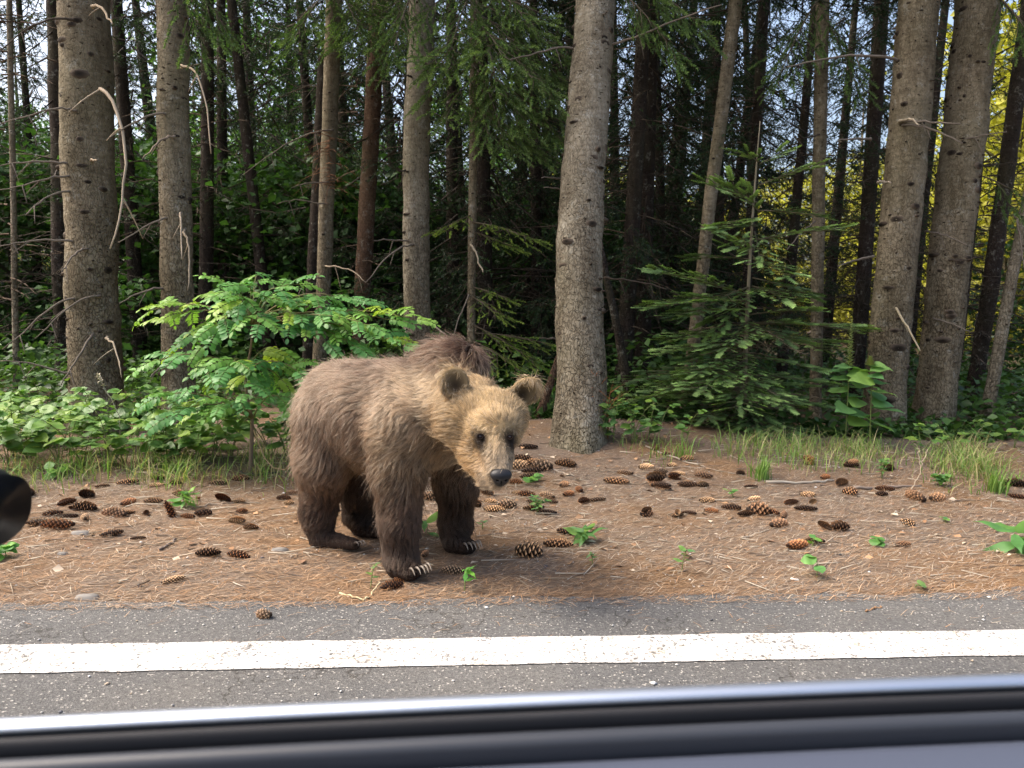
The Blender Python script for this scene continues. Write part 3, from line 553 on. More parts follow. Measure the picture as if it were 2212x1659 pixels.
K5 = (('beech_tree', 'sunlit yellow-green broadleaf tree glowing beyond the forest'), BE_Y, M_bark2, 0.16, 11, None, 'sunlit yellow-green trees beyond the forest')
sd_ = 0
def at(px, Y): return (px-1106)/FPX*Y
for (px, Y, k) in [(300, 11.2, K1S), (480, 12.0, K1S), (590, 10.8, K1S), (860, 12.5, K1), (980, 11.0, K1), (1120, 12.2, K1), (1385, 10.2, K1), (1345, 9.4, K1), (1440, 12.5, K1), (1690, 11.5, K1S), (1850, 10.4, K1S), (2060, 12.8, K1S), (-40, 11.5, K1S), (-260, 12.8, K1), (2330, 11.6, K1S), (2500, 13.5, K1), (1230, 14.0, K1), (1540, 14.6, K1),
        
        (760, 15.5, K2), (1010, 14.2, K2), (1140, 16.5, K2), (1330, 15.8, K2), (1430, 13.6, K2), (1500, 17.5, K2), (1240, 19.5, K2), (1060, 21.0, K2), (880, 18.5, K2), (1420, 22.0, K2), (-420, 18.0, K2), (2600, 18.0, K2), 
        (520, 19.0, K3), (700, 24.0, K3), (60, 24.0, K3), (-180, 23.0, K3), (430, 28.0, K3), (820, 29.0, K3), (600, 33.0, K3), (980, 27.0, K3), (180, 31.0, K3), (-60, 32.0, K3), (1180, 30.0, K3), (-350, 28, K3), (760, 38, K3), (1060, 37, K3),
        (420, 12.8, K4), (560, 13.2, K4), (240, 13.5, K4), (30, 12.8, K4), (900, 14.5, K4), (1190, 13.0, K4), (1100, 17.5, K4), (690, 12.2, K4), (-200, 14, K4), (1370, 18, K4), (2380, 14.5, K4),
        (200, 16.0, K2), (380, 17.5, K2), (640, 19.5, K2), (480, 23.0, K2), (90, 14.5, K1), (560, 14.5, K1), (1780, 17.0, K2), (1640, 15.4, K2), (1960, 15.0, K1), (1850, 14.2, K1), (700, 11.8, K1), (1050, 10.2, K1), (440, 10.6, K1), (780, 13.2, K2), (300, 14.2, K2), (1900, 12.2, K1S), (1560, 12.2, K1), (1160, 10.8, K1), (-60, 15.5, K2),
        (2160, 27, K5), (2000, 31, K5), (2330, 29, K5), (1840, 34, K5), (1680, 33, K5), (1520, 36, K5), (2200, 38, K5), (2500, 34, K5), (1400, 40, K5), (1950, 42, K5), (1280, 34, K5), (1600, 44, K5), (2400, 44, K5), (60, 42, K5), (-200, 44, K5), (2700, 30, K5)]:
    sd_ += 1; back_tree(k, at(px, Y), Y, sd_, 0.85+0.3*((sd_*37) % 10)/10+(0.5 if px > 2100 and Y > 26 else 0))

# low growth of the shaded forest floor
r = np.random.default_rng(17); n = 46000; yy = 7.0+13*r.random(n)**1.5; xx = (r.uniform(-500, 2750, n)-1106)/FPX*yy; cl = vnoise(xx, yy, 0.9, 31); hh = (0.10+0.85*cl**1.5)*r.random(n)*np.clip((yy-6.4)/2, 0.3, 1)
q = np.stack([xx, yy, GH(xx, yy)+hh], 1)[cl > 0.2]; n = len(q); d = r.normal(size=(n, 3)); d[:, 2] *= 0.4; nn = r.normal(0, 0.5, (n, 3)); nn[:, 2] += 1
v, f = scatter(LF2[0], LF2[1], frames(d, nn), q, r.uniform(0.05, 0.13, n)); c = np.array([[0.055, 0.115, 0.028]])*r.uniform(0.5, 1.5, (n, 1)); mb = MB(); mb.add(v, f, np.repeat(c, 4, 0)); obj('forest_undergrowth', mb.mesh('forest_undergrowth', M_leaf), kind='stuff')

# ================================================================== plants at the forest edge
# --- locust shrub: stems, and every pinnate leaf a part
def pinnate(npair, seed, yell=0.0):
    r = np.random.default_rng(seed); mb = MB(); n = 12; t = np.linspace(0, 1, n); path = np.stack([0*t, t-0.04*t*t, 0.06*np.sin(t*2.5)-0.20*t*t], 1)
    v, f = tube(path, np.linspace(0.010, 0.004, n), 4); mb.add(v, f, (0.16, 0.20, 0.06)); TV, TF = leaf_tpl(0.27, 0.12, 4, 'ellip')
    L0 = []; D0 = []; N0 = []; S0 = []
    for k in range(npair):
        a = 0.14+0.84*k/npair; b = np.array([np.interp(a, t, path[:, j]) for j in range(3)]); tg = unit(np.array([0, 1, 0.15-0.6*a])); nn = unit(np.cross([1, 0, 0], tg))
        for s in (-1, 1):
            L0.append(b); D0.append(np.array([s, 0, 0])+tg*0.38+nn*r.normal(-0.12, 0.16)); N0.append(nn+np.array([s*r.normal(0.1, 0.2), 0, 0])+r.normal(0, 0.1, 3)); S0.append(0.22*r.uniform(0.85, 1.1)*(0.8+0.45*math.sin(math.pi*(0.15+0.75*a))))
    L0.append(path[-1]); D0.append(path[-1]-path[-2]); N0.append(np.array([0, 0.2, 1.0])); S0.append(0.21); m = len(L0)
    v, f = scatter(TV, TF, frames(np.array(D0), np.array(N0)), np.array(L0), np.array(S0)); c = np.array([0.125, 0.30, 0.08])*r.uniform(0.75, 1.25, (m, 1)); c = c*(1-yell)+yell*np.array([0.30, 0.45, 0.07])
    mb.add(v, f, np.repeat(c, len(TV), 0)); return mb
PIN = [pinnate(8+k % 3, 300+k, 0.0 if k < 5 else 0.7).mesh('leaf', M_leafv) for k in range(7)]
bs_base = G(541, 1022); bY = bs_base[1]
shrub = thing('locust_shrub', tuple(bs_base), 'bright green locust shrub with long feathery leaves beside the bear', 'shrub')
r = np.random.default_rng(21)
fork = P(545, 905, bY)-bs_base; fork2 = P(530, 800, bY+0.05)-bs_base; fork3 = P(545, 700, bY)-bs_base
wood = MB()
for pth, ra, rb in ((bez((0, 0, -0.03), (P(543, 960, bY)-bs_base), fork, 8), 0.016, 0.012), (bez(fork, P(528, 850, bY)-bs_base, fork2, 8), 0.012, 0.009), (bez(fork2, P(545, 760, bY)-bs_base, fork3, 8), 0.009, 0.007)):
    v, f = tube(pth, np.linspace(ra, rb, 8), 7); wood.add(v, f, np.array([[0.20, 0.15, 0.10]])*r.uniform(0.8, 1.2, (len(v), 1)))
v, f = tube(np.array([P(*q)-bs_base for q in ((548, 930, bY-0.02), (560, 960, bY-0.1), (572, 990, bY-0.15), (590, 1010, bY-0.2), (615, 1015, bY-0.3), (632, 1000, bY-0.35))]), np.linspace(0.006, 0.003, 6), 5); wood.add(v, f, (0.27, 0.2, 0.11))
tips = [(335, 668, .0, 1), (360, 690, .2, 1), (350, 775, -.2, 0), (352, 855, -.1, 0), (385, 890, -.25, 0), (425, 890, .1, 0), (470, 640, .2, 0), (490, 612, .0, 0), (555, 596, .1, 0), (640, 615, .2, 0), (600, 625, -.15, 0), (720, 640, .0, 0), (770, 650, .25, 0), (835, 690, -.05, 0), (895, 690, .1, 1), (868, 745, -.15, 0), (830, 730, .1, 0), (760, 745, -.2, 0), (700, 735, -.25, 0), (715, 700, .2, 0),
        (605, 860, -.15, 0), (640, 800, -.3, 0), (500, 790, -.3, 0), (440, 745, -.1, 0), (560, 700, -.35, 0), (650, 690, -.2, 0), (430, 830, -.35, 0), (790, 700, -.3, 0), (530, 850, -.4, 0), (490, 870, -.3, 0), (470, 700, -.3, 0), (520, 655, -.25, 0), (400, 740, .25, 0), (610, 760, .25, 0), (560, 800, .3, 0), (540, 620, -.2, 0), (680, 650, .3, 0), (620, 840, .2, 0), (470, 800, .2, 0)]
nleaf = 0
for k, (x, y, dy, yl) in enumerate(tips):
    e = P(x, y, bY+dy)-bs_base; s0 = fork if y > 850 else (fork2 if y > 745 else fork3); m = (s0*0.45+e*0.55)+np.array([0, 0, 0.12+0.05*r.random()]); L = np.linalg.norm(e-s0); pth = bez(s0, m, e, 9)
    v, f = tube(pth, np.linspace(0.0065, 0.0022, 9), 5); wood.add(v, f, np.array([0.19, 0.16, 0.08]) if L > 0.5 else np.array([0.16, 0.17, 0.07]))
    nl = max(4, min(8, int(L/0.10))); tt = np.linspace(0.42, 1.0, nl)
    for q, a in enumerate(tt):
        b = np.array([np.interp(a, np.linspace(0, 1, 9), pth[:, j]) for j in range(3)]); ax = pth[-1]-pth[-2]; ax = unit(ax); h = np.cross(ax, [0, 0, 1.0]); h = h/(np.linalg.norm(h)+1e-6); s = 1 if (q+k) % 2 else -1
        d = ax*(0.7 if a < 0.95 else 1.2)+h*s*(0.8 if a < 0.95 else 0.15)+np.array([0, -0.25, 0.12+r.normal(0, 0.2)])
        o = obj('leaf', PIN[(5 if r.random() < 0.5 else 6) if (yl and a > 0.5) or r.random() < 0.12 else r.integers(0, 5)], shrub); orient(o, b, d, (r.normal(0, 0.25), -0.45+r.normal(0, 0.25), 1), r.uniform(0.155, 0.25)); nleaf += 1
obj('stems', wood.mesh('stems', M_wood, True), shrub)

# --- fir sapling with flat tiers of needled branches
fY = 7.15; fb = Gat(1606, fY)
fir = thing('fir_sapling', tuple(fb), 'young fir sapling with flat tiers of green branches beside the stout trunk', 'sapling')
top = P(1642, 262, fY)-fb
v, f = tube(bez((0, 0, -0.03), P(1612, 600, fY)-fb, top, 16), np.linspace(0.028, 0.004, 16), 8); mbt = MB(); mbt.add(v, f, np.array([[0.26, 0.22, 0.15]])*rng.uniform(0.8, 1.15, (len(v), 1))); obj('trunk', mbt.mesh('trunk', M_wood, True), fir)
firt = [((1640, 400), (1760, 362), .0), ((1640, 440), (1520, 395), .1), ((1636, 455), (1775, 470), -.25), ((1636, 470), (1560, 495), -.3), ((1630, 520), (1812, 497), .0), ((1630, 540), (1540, 500), .2), ((1628, 560), (1700, 600), -.5), ((1625, 600), (1750, 640), -.3), ((1620, 640), (1398, 585), -.1), ((1620, 650), (1400, 668), -.3), ((1620, 660), (1480, 640), .3), ((1618, 680), (1762, 672), -.2), ((1618, 700), (1700, 740), -.5), ((1616, 720), (1440, 740), -.3), ((1616, 740), (1415, 770), .0), ((1614, 760), (1500, 810), -.5), ((1614, 770), (1760, 800), -.1), ((1612, 790), (1340, 835), -.1), ((1612, 800), (1420, 850), -.4), ((1612, 810), (1800, 835), .0), ((1610, 830), (1700, 880), -.5), ((1610, 840), (1345, 872), .2), ((1608, 850), (1520, 905), -.5), ((1608, 860), (1770, 880), .2), ((1606, 870), (1440, 930), -.3), ((1606, 870), (1640, 930), -.5), ((1620, 690), (1560, 760), -.6), ((1618, 620), (1480, 690), -.5), ((1630, 500), (1640, 560), -.5), ((1610, 800), (1600, 860), -.6), ((1640, 350), (1600, 330), -.1), ((1640, 355), (1690, 330), -.1), ((1620, 560), (1500, 560), .3), ((1620, 700), (1860, 720), .4), ((1612, 880), (1500, 960), -.3), ((1612, 880), (1720, 950), -.3)]
firt = firt+[((a[0], a[1]+18), (a[0]+(b[0]-a[0])*0.72+(k*37 % 50)-25, b[1]+(k*53 % 50)-8), dy+((k*29) % 7-3)*0.1) for k, (a, b, dy) in enumerate(firt) if a[1] > 420 and k % 2]
for k, (a, b, dy) in enumerate(firt):
    p0 = P(a[0], a[1], fY)-fb; p1 = P(b[0], b[1], fY+dy)-fb; d = p1-p0; L = float(np.linalg.norm(d)); d = d/L; d[2] += 0.12
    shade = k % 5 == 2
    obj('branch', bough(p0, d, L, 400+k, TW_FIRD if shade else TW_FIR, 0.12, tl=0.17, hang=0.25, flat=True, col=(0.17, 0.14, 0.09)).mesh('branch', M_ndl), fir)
dt = dead_mass(0.05, 1.0, 0.75, 60, 61, (0.20, 0.15, 0.10), 9, 0.2, 0.7); obj('dry_lower_twigs', dt.mesh('dry_lower_twigs', M_wood), fir, kind='stuff')
# rust-coloured withered sprig beside the mound trunk
sp = thing('dry_sprig', tuple(G(1312, 950)), 'rust-coloured withered fir sprig standing at the foot of the stout trunk', 'twig')
sb = np.array(sp.location); mb = MB(); v, f = tube(np.array([P(x, y, sb[1]-0.02)-sb for x, y in ((1312, 955), (1314, 910), (1310, 870), (1300, 830), (1290, 815))]), np.linspace(0.008, 0.003, 5), 5); mb.add(v, f, (0.24, 0.12, 0.06)); obj('stem', mb.mesh('stem', M_wood), sp)
for q, (a, b) in enumerate([((1310, 870), (1275, 850)), ((1305, 850), (1270, 830)), ((1312, 890), (1335, 850)), ((1300, 835), (1280, 800)), ((1312, 900), (1280, 880)), ((1311, 880), (1322, 830))]):
    p0 = P(*a, sb[1]-0.02)-sb; d = P(*b, sb[1]-0.1)-sb-p0; obj('twig', bough(p0, d, float(np.linalg.norm(d)), 500+q, TW_DRY, 0.1, tl=0.06, hang=0.2, col=(0.30, 0.13, 0.06), tint=np.array([1.9, 1.1, 0.8])).mesh('twig', M_wood), sp)

# --- herbs: stem, leaves as parts
LEAVES = {}
def leafmesh(kind, col, seed):
    key = (kind, col, seed)
    if key not in LEAVES:
        w, sh, fo = {'bramble': (0.38, 'ovate', 0.22), 'heart': (0.42, 'heart', 0.18), 'lance': (0.2, 'lance', 0.25), 'round': (0.45, 'ellip', 0.1), 'long': (0.16, 'lance', 0.15)}[kind]
        r = np.random.default_rng(seed); TV, TF = leaf_tpl(w, fo, 8, sh, 0.035); TV = TV+np.stack([0*TV[:, 0], 0*TV[:, 0], 0.03*np.sin(TV[:, 1]*9+seed)+0.04*np.sin(TV[:, 0]*12+seed)], 1)
        c = np.array(col)[None]*r.uniform(0.85, 1.15, (len(TV), 1)); c[1::3] = c[1::3]*np.array([1.15, 1.12, 1.1]); LEAVES[key] = mesh_np('leaf', TV, TF, M_leafv, c, True)
    return LEAVES[key]
def herb(name, base, stems, kind, col, label, cat, group=None, seed=0, size=0.1, per=6, stemcol=(0.16, 0.2, 0.07), up=0.35, tri=False, lowest=0.15, sr=0.004, gap=0.0):
    r = np.random.default_rng(seed); o = thing(name, tuple(base), label, cat, group); mb = MB()
    for (ex, ey, ez) in stems:
        e = np.array([ex, ey, ez]); pth = bez((0, 0, -0.02), e*np.array([0.25, 0.25, 0.85])+np.array([0, 0, 0.02]), e, 9); v, f = tube(pth, np.linspace(sr, sr*0.4, 9), 5); mb.add(v, f, stemcol)
        for q in range(per):
            a = lowest+(1-lowest)*(q+0.6)/per; b = np.array([np.interp(min(a, 1), np.linspace(0, 1, 9), pth[:, j]) for j in range(3)]); an = q*2.4+r.uniform(0, 6.28); hd = np.array([math.cos(an), math.sin(an), 0])
            pet = b+(hd*0.6+np.array([0, 0, 0.35]))*size*r.uniform(0.3, 0.7)
            if tri: v, f = tube(np.stack([b, pet]), [sr*0.5, sr*0.35], 4); mb.add(v, f, stemcol)
            else: pet = b
            for da in ((-0.9, 0, 0.9) if tri else (0,)):
                d = np.array([math.cos(an+da), math.sin(an+da), up*r.uniform(-0.6, 1.0)]); lf = obj('leaf', leafmesh(kind, col, int(r.integers(0, 3))), o); orient(lf, pet, d, (r.normal(0, 0.3), -0.35+r.normal(0, 0.3), 1), size*r.uniform(0.7, 1.2)*(1.15-0.45*a))
    obj('stem', mb.mesh('stem', M_wood, True), o); return o
r = np.random.default_rng(33)
BRC = [(0.125, 0.24, 0.055), (0.16, 0.29, 0.065), (0.10, 0.19, 0.05)]
brs = [(30, 985), (95, 960), (60, 1005), (150, 985), (205, 955), (235, 980), (290, 965), (130, 1010), (340, 985), (390, 970), (435, 985), (470, 965), (500, 985), (20, 1015), (585, 985), (620, 995), (560, 960), (170, 940), (270, 1000), (310, 1012), (100, 930), (420, 1005), (-30, 990), (-20, 960), (240, 1010), (180, 1008), (360, 1005), (460, 1000), (60, 965), (20, 950)]
for k, (x, y) in enumerate(brs):
    b = G(x, y); st = [(r.normal(0, 0.24), r.normal(-0.05, 0.2), r.uniform(0.16, 0.5)) for _ in range(3)]
    herb('bramble_plant', b, st, 'bramble', BRC[k % 3], 'leafy green bramble in the low thicket under the locust shrub and spruce trunks', 'plant', 'brambles in the thicket beside the locust shrub', 600+k, 0.12, 4, tri=True, up=0.3)
for k, (x, y, c) in enumerate([(1990, 985, 1), (2060, 978, 1), (2130, 972, 2), (2190, 968, 1), (1420, 960, 0), (1365, 958, 0), (1290, 957, 2), (2240, 985, 1), (1480, 965, 0)]):
    b = G(x, y); herb('bramble_plant', b, [(r.normal(0, 0.12), r.normal(0, 0.1), r.uniform(0.12, 0.34)) for _ in range(2)], 'bramble', BRC[c], 'small bramble sprig growing at the edge of the needle-covered verge near the right-hand trunks', 'plant', 'bramble sprigs at the verge edge', 650+k, 0.085, 3, tri=True)
for k, (x, y, h) in enumerate([(1300, 958, 0.30), (1325, 956, 0.40), (1370, 956, 0.33), (1400, 954, 0.28)]):
    b = G(x, y); herb('nettle_plant', b, [(r.normal(0, 0.05), -0.02, h), (r.normal(0.05, 0.05), 0.02, h*0.75)], 'lance', (0.15, 0.28, 0.08), 'nettle-like herb with pointed leaves at the foot of the stout trunk', 'plant', 'nettles at the foot of the stout trunk', 670+k, 0.10, 8, up=0.5)
for k, (x, y, tx, ty, lab) in enumerate([(1826, 955, 1840, 690, 'tall heart-leaved herb with a long pale flower spike before the leaning trunk'), (1878, 962, 1880, 770, 'shorter heart-leaved herb beside the tall flowering one')]):
    b = G(x, y); e = P(tx, ty, b[1])-b; hgt = e[2]; lf = (0.62 if k == 0 else 0.9)
    o = herb('figwort_plant', b, [(e[0]*lf, e[1]*lf, hgt*lf)], 'heart', (0.16, 0.32, 0.10), lab, 'plant', None, 690+k, 0.22, 14, up=0.1, sr=0.006)
    for q, dx in enumerate((-0.13, 0.1)): pass
    mb = MB(); s0 = e*lf*0.98; v, f = tube(np.stack([s0, (s0+e)/2+np.array([0.01, 0, 0]), e]), [0.004, 0.003, 0.0015], 5); mb.add(v, f, (0.2, 0.24, 0.09)); fl = []; fd = []
    for q in range(70): a = (q+0.5)/70; c = s0+(e-s0)*a; an = q*2.4; fl.append(c); fd.append([math.cos(an), math.sin(an), 0.6])
    v, f = scatter(LF2[0], LF2[1], frames(np.array(fd)), np.array(fl), np.linspace(0.055, 0.02, 70)); mb.add(v, f, (0.30, 0.34, 0.14)); obj('flower_spike', mb.mesh('flower_spike', M_leaf), o)
# single weeds standing in the needle litter
for (x, y, kind, col, hgt, sz, per, ns, lab) in [(1003, 1276, 'lance', (0.13, 0.34, 0.07), 0.115, 0.062, 9, 1, 'bright green seedling by the bear\'s front paw'), (925, 1152, 'long', (0.12, 0.28, 0.06), 0.06, 0.12, 5, 1, 'small green weed between the bear\'s front legs'), (1262, 1170, 'long', (0.10, 0.22, 0.06), 0.05, 0.12, 10, 2, 'narrow-leaved weed beside two dark cones'),
        (1472, 1236, 'lance', (0.13, 0.27, 0.09), 0.11, 0.06, 8, 1, 'feathery pale green seedling alone on the needles'), (1765, 1246, 'round', (0.14, 0.31, 0.08), 0.09, 0.07, 3, 1, 'two-leaved seedling near the asphalt edge'), (1892, 1178, 'round', (0.11, 0.25, 0.06), 0.03, 0.07, 9, 1, 'flat green rosette of rounded leaves on the needles'),
        (2195, 1195, 'long', (0.10, 0.24, 0.06), 0.12, 0.24, 9, 1, 'large dandelion-like rosette with long leaves at the verge'), (1585, 1075, 'round', (0.13, 0.30, 0.08), 0.05, 0.06, 4, 1, 'tiny round-leaved seedling behind the cone heap'), (1280, 1222, 'lance', (0.12, 0.24, 0.09), 0.07, 0.045, 7, 1, 'wispy green seedling in front of the two brown cones'), (1145, 1045, 'round', (0.13, 0.3, 0.07), 0.04, 0.06, 7, 2, 'small clover-like weed right of the bear\'s nose'),
        (1160, 1110, 'lance', (0.10, 0.22, 0.08), 0.09, 0.05, 9, 3, 'low leafy weed among the cones beside the bear'), (1042, 1143, 'lance', (0.11, 0.22, 0.08), 0.05, 0.04, 7, 1, 'tiny weed beside the bear\'s far front paw'), (800, 1270, 'lance', (0.17, 0.30, 0.10), 0.10, 0.035, 8, 1, 'thin pale seedling beside the rusty cones at the paw'), (400, 1095, 'long', (0.13, 0.28, 0.06), 0.09, 0.09, 10, 2, 'small grassy weed beside a tilted rusty cone'),
        (1755, 1180, 'round', (0.15, 0.33, 0.08), 0.04, 0.05, 4, 1, 'small bright seedling beside the flat rusty cone'), (2045, 1130, 'round', (0.13, 0.28, 0.08), 0.03, 0.04, 4, 1, 'tiny seedling between bare needles and the large rosette'), (1975, 1268, 'round', (0.12, 0.24, 0.10), 0.02, 0.05, 3, 1, 'fallen green leaf cluster near the asphalt'), (12, 1205, 'round', (0.12, 0.30, 0.06), 0.05, 0.07, 7, 2, 'green weed peeking out below the car mirror'),
        (1905, 1035, 'lance', (0.13, 0.27, 0.08), 0.16, 0.05, 12, 3, 'loose leafy weed behind the pair of scaly cones'), (2030, 1050, 'round', (0.14, 0.28, 0.08), 0.07, 0.05, 9, 5, 'patch of small-leaved weed beside the far cones'), (130, 1030, 'bramble', (0.15, 0.32, 0.06), 0.06, 0.09, 5, 2, 'low leafy weed in front of the bramble thicket')]:
    b = G(x, y); st = [(r.normal(0, 0.02+0.03*(ns > 1)), r.normal(0, 0.02+0.03*(ns > 1)), hgt*r.uniform(0.8, 1.1)) for _ in range(ns)]
    herb('weed_seedling', b, st, kind, col, lab, 'plant', None, 700+int(x), sz, per, up=0.6, sr=0.003, lowest=0.25 if kind != 'long' else 0.0)

# --- grass
def blades(pts_, r, hmin, hmax, width, cols, lean=0.5):
    n = len(pts_); a = r.uniform(0, 6.28, n); h = r.uniform(hmin, hmax, n); ln = h*r.uniform(0.15, 1.0, n)*lean; d = np.stack([np.cos(a), np.sin(a), 0*a], 1); s = np.stack([-np.sin(a), np.cos(a), 0*a], 1)*(width*r.uniform(0.6, 1.2, n))[:, None]
    ts = [0, 0.35, 0.7, 1.0]; rows = []
    for t_ in ts:
        c = pts_+d*(ln*t_**2)[:, None]+np.array([0, 0, 1.0])*(h*(t_-0.25*t_**3*(ln/h)))[:, None]-np.array([0, 0, 0.01])*(t_ == 0); w = s*(1-t_**2)+s*0.02; rows += [c-w, c+w]
    V = np.stack(rows, 1).reshape(-1, 3); b = (np.arange(n)*8)[:, None]; Q = np.concatenate([b+np.array([[0, 1, 3, 2]]), b+np.array([[2, 3, 5, 4]]), b+np.array([[4, 5, 7, 6]])]); c = np.array(cols)[r.integers(0, len(cols), n)]*r.uniform(0.75, 1.25, (n, 1))
    cc = np.repeat(c, 8, 0)*np.tile(np.array([0.8, 0.8, 0.95, 0.95, 1.05, 1.05, 1.15, 1.15])[:, None], (n, 1)); return V, Q, cc
r = np.random.default_rng(71); gp = []
def patch(x0, x1, y0, y1, n, cl=0.11):
    m = max(1, n//14)
    for _ in range(m):
        gx_ = r.uniform(x0, x1)
        if vnoise(gx_, 0.0, 0.014, 3) < 0.3: continue
        g = G(gx_, r.uniform(y0, y1+8))
        for _ in range(int(r.integers(4, 24))): q = g[:2]+r.normal(0, cl, 2); gp.append([q[0], q[1], float(GH(q[0], q[1]))])
GC = [(0.18, 0.31, 0.07), (0.23, 0.35, 0.08), (0.15, 0.27, 0.06), (0.42, 0.37, 0.18)]
for a in [(225, 640, 980, 1030, 1500), (0, 230, 1000, 1040, 360), (1380, 1720, 958, 985, 700), (1700, 2212, 958, 1005, 1900), (1950, 2230, 985, 1030, 1000), (1420, 1560, 985, 1005, 60), (2060, 2230, 1010, 1060, 200), (1100, 1200, 958, 975, 60), (300, 620, 1020, 1045, 160)]: patch(*a)
V, Q, c = blades(np.array(gp), r, 0.02, 0.23, 0.0032, GC+[(0.45, 0.39, 0.22), (0.25, 0.33, 0.09)], 1.6); obj('grass', mesh_np('grass', V, Q, M_grass, c), kind='stuff')
for k, (x, y, n, h, lab) in enumerate([(1640, 1034, 70, 0.20, 'bright green grass tuft growing among the cones before the fir sapling'), (2150, 1062, 80, 0.2, 'thick grass tuft behind the cone cluster near the pale leaning stem'), (1475, 992, 40, 0.2, 'tall grass tuft at the edge of the needle mound'), (400, 1092, 16, 0.12, 'sparse grass tuft behind the tilted rusty cone')]):
    g = G(x, y); q = r.normal(0, 0.035, (n, 2)); pp = np.stack([q[:, 0], q[:, 1], GH(q[:, 0]+g[0], q[:, 1]+g[1])-g[2]], 1); V, Q, c = blades(pp, r, h*0.5, h*1.1, 0.004, GC[:3], 0.9); o = obj('grass_tuft', mesh_np('grass_tuft', V, Q, M_grass, c), None, tuple(g)); tag(o, lab, 'grass')
# dry stalk with a seed head by the brambles
o = thing('dry_grass_stalk', tuple(G(262, 985)), 'pale dry grass stalk with seed head leaning over the brambles', 'stalk'); b = np.array(o.location); mb = MB(); pth = np.array([P(x, y, b[1])-b for x, y in ((262, 990), (258, 900), (240, 860), (228, 845), (212, 812), (205, 818))]); v, f = tube(pth, np.linspace(0.004, 0.0015, 6), 5); mb.add(v, f, (0.42, 0.38, 0.26)); obj('stalk', mb.mesh('stalk', M_wood), o)
mb = MB(); n = 40; tt = r.random(n); pl = pth[4]+(pth[3]-pth[4])*tt[:, None]; v, f = scatter(LF2[0], LF2[1], frames(r.normal(size=(n, 3))+np.array([-0.5, 0, 0.8])), pl, np.full(n, 0.028)); mb.add(v, f, (0.5, 0.45, 0.33)); obj('seed_head', mb.mesh('seed_head', M_wood), o)

# ================================================================== on the ground: needles, twigs, stones, cones
r = np.random.default_rng(91)
def verge_points(n, v0, v1, x0=-4.6, x1=6.0, pw=1.0):
    u = r.uniform(x0, x1, n); v = EDGE+v0+(v1-v0)*r.random(n)**pw; p = np.stack([u*ru[0]+v*rn[0], u*ru[1]+v*rn[1]], 1); return p
def lay(p, dz=0.0): return np.concatenate([p, (np.maximum(GH(p[:, 0], p[:, 1]), np.where((p@rn) < EDGE-0.02, 0.0015, -1))+dz)[:, None]], 1)
p = np.concatenate([verge_points(78000, 0.0, 2.3), verge_points(14000, 1.6, 4.2), verge_points(4600, -0.08, 0.06), verge_points(450, -0.4, 0.0)]); n = len(p)
b = lay(p, 0.001); a = r.normal(0, 0.55, n)+np.where(r.random(n) < 0.18, r.uniform(0, 3.14, n), 0); L = r.uniform(0.03, 0.085, n); d = np.stack([np.cos(a), np.sin(a), r.normal(0.0, 0.09, n)], 1); s = np.stack([-np.sin(a), np.cos(a), 0*a], 1)*r.uniform(0.0006, 0.0013, n)[:, None]
m = b+d*(L*0.5)[:, None]+np.array([0, 0, 1])*r.uniform(0.002, 0.012, n)[:, None]+s*r.normal(0, 3, n)[:, None]; e = b+d*L[:, None]+np.array([0, 0, 1])*r.uniform(0, 0.01, n)[:, None]
V = np.stack([b-s, b+s, m-s, m+s, e], 1).reshape(-1, 3); k = (np.arange(n)*5)[:, None]; T = np.concatenate([k+np.array([[0, 1, 3]]), k+np.array([[0, 3, 2]]), k+np.array([[2, 3, 4]])])
pal = np.array([(0.36, 0.205, 0.105), (0.29, 0.165, 0.085), (0.44, 0.30, 0.185), (0.23, 0.145, 0.085), (0.47, 0.385, 0.28), (0.33, 0.28, 0.225)]); vv = np.clip((p@rn-EDGE)/2.0, 0, 1); grey = vnoise(p[:, 0], p[:, 1], 1.0, 12)*0.7+0.3*vv
w = np.where(r.random(n) < np.clip(grey*1.3-0.25, 0.08, 0.8), r.integers(3, 6, n), r.integers(0, 4, n)); c = pal[w]*r.uniform(0.75, 1.25, (n, 1)); obj('needle_litter', mesh_np('needle_litter', V, T, M_lit, np.repeat(c, 5, 0)), kind='stuff')
# fine twigs
n = 2600; p = verge_points(n, 0.15, 3.2); b = lay(p, 0.005); a = r.normal(0, 0.7, n); d = np.stack([np.cos(a), np.sin(a), r.normal(0, 0.07, n)], 1); V, Fc = scatter(CT[0], CT[1], frames(d), b, np.stack([r.uniform(0.003, 0.009, n), r.uniform(0.04, 0.22, n), r.uniform(0.003, 0.009, n)], 1)); c = np.array([(0.30, 0.24, 0.17), (0.16, 0.12, 0.09), (0.46, 0.40, 0.31)])[r.integers(0, 3, n)]; obj('fine_twigs', mesh_np('fine_twigs', V, Fc, M_lit, np.repeat(c, 7, 0)), kind='stuff')
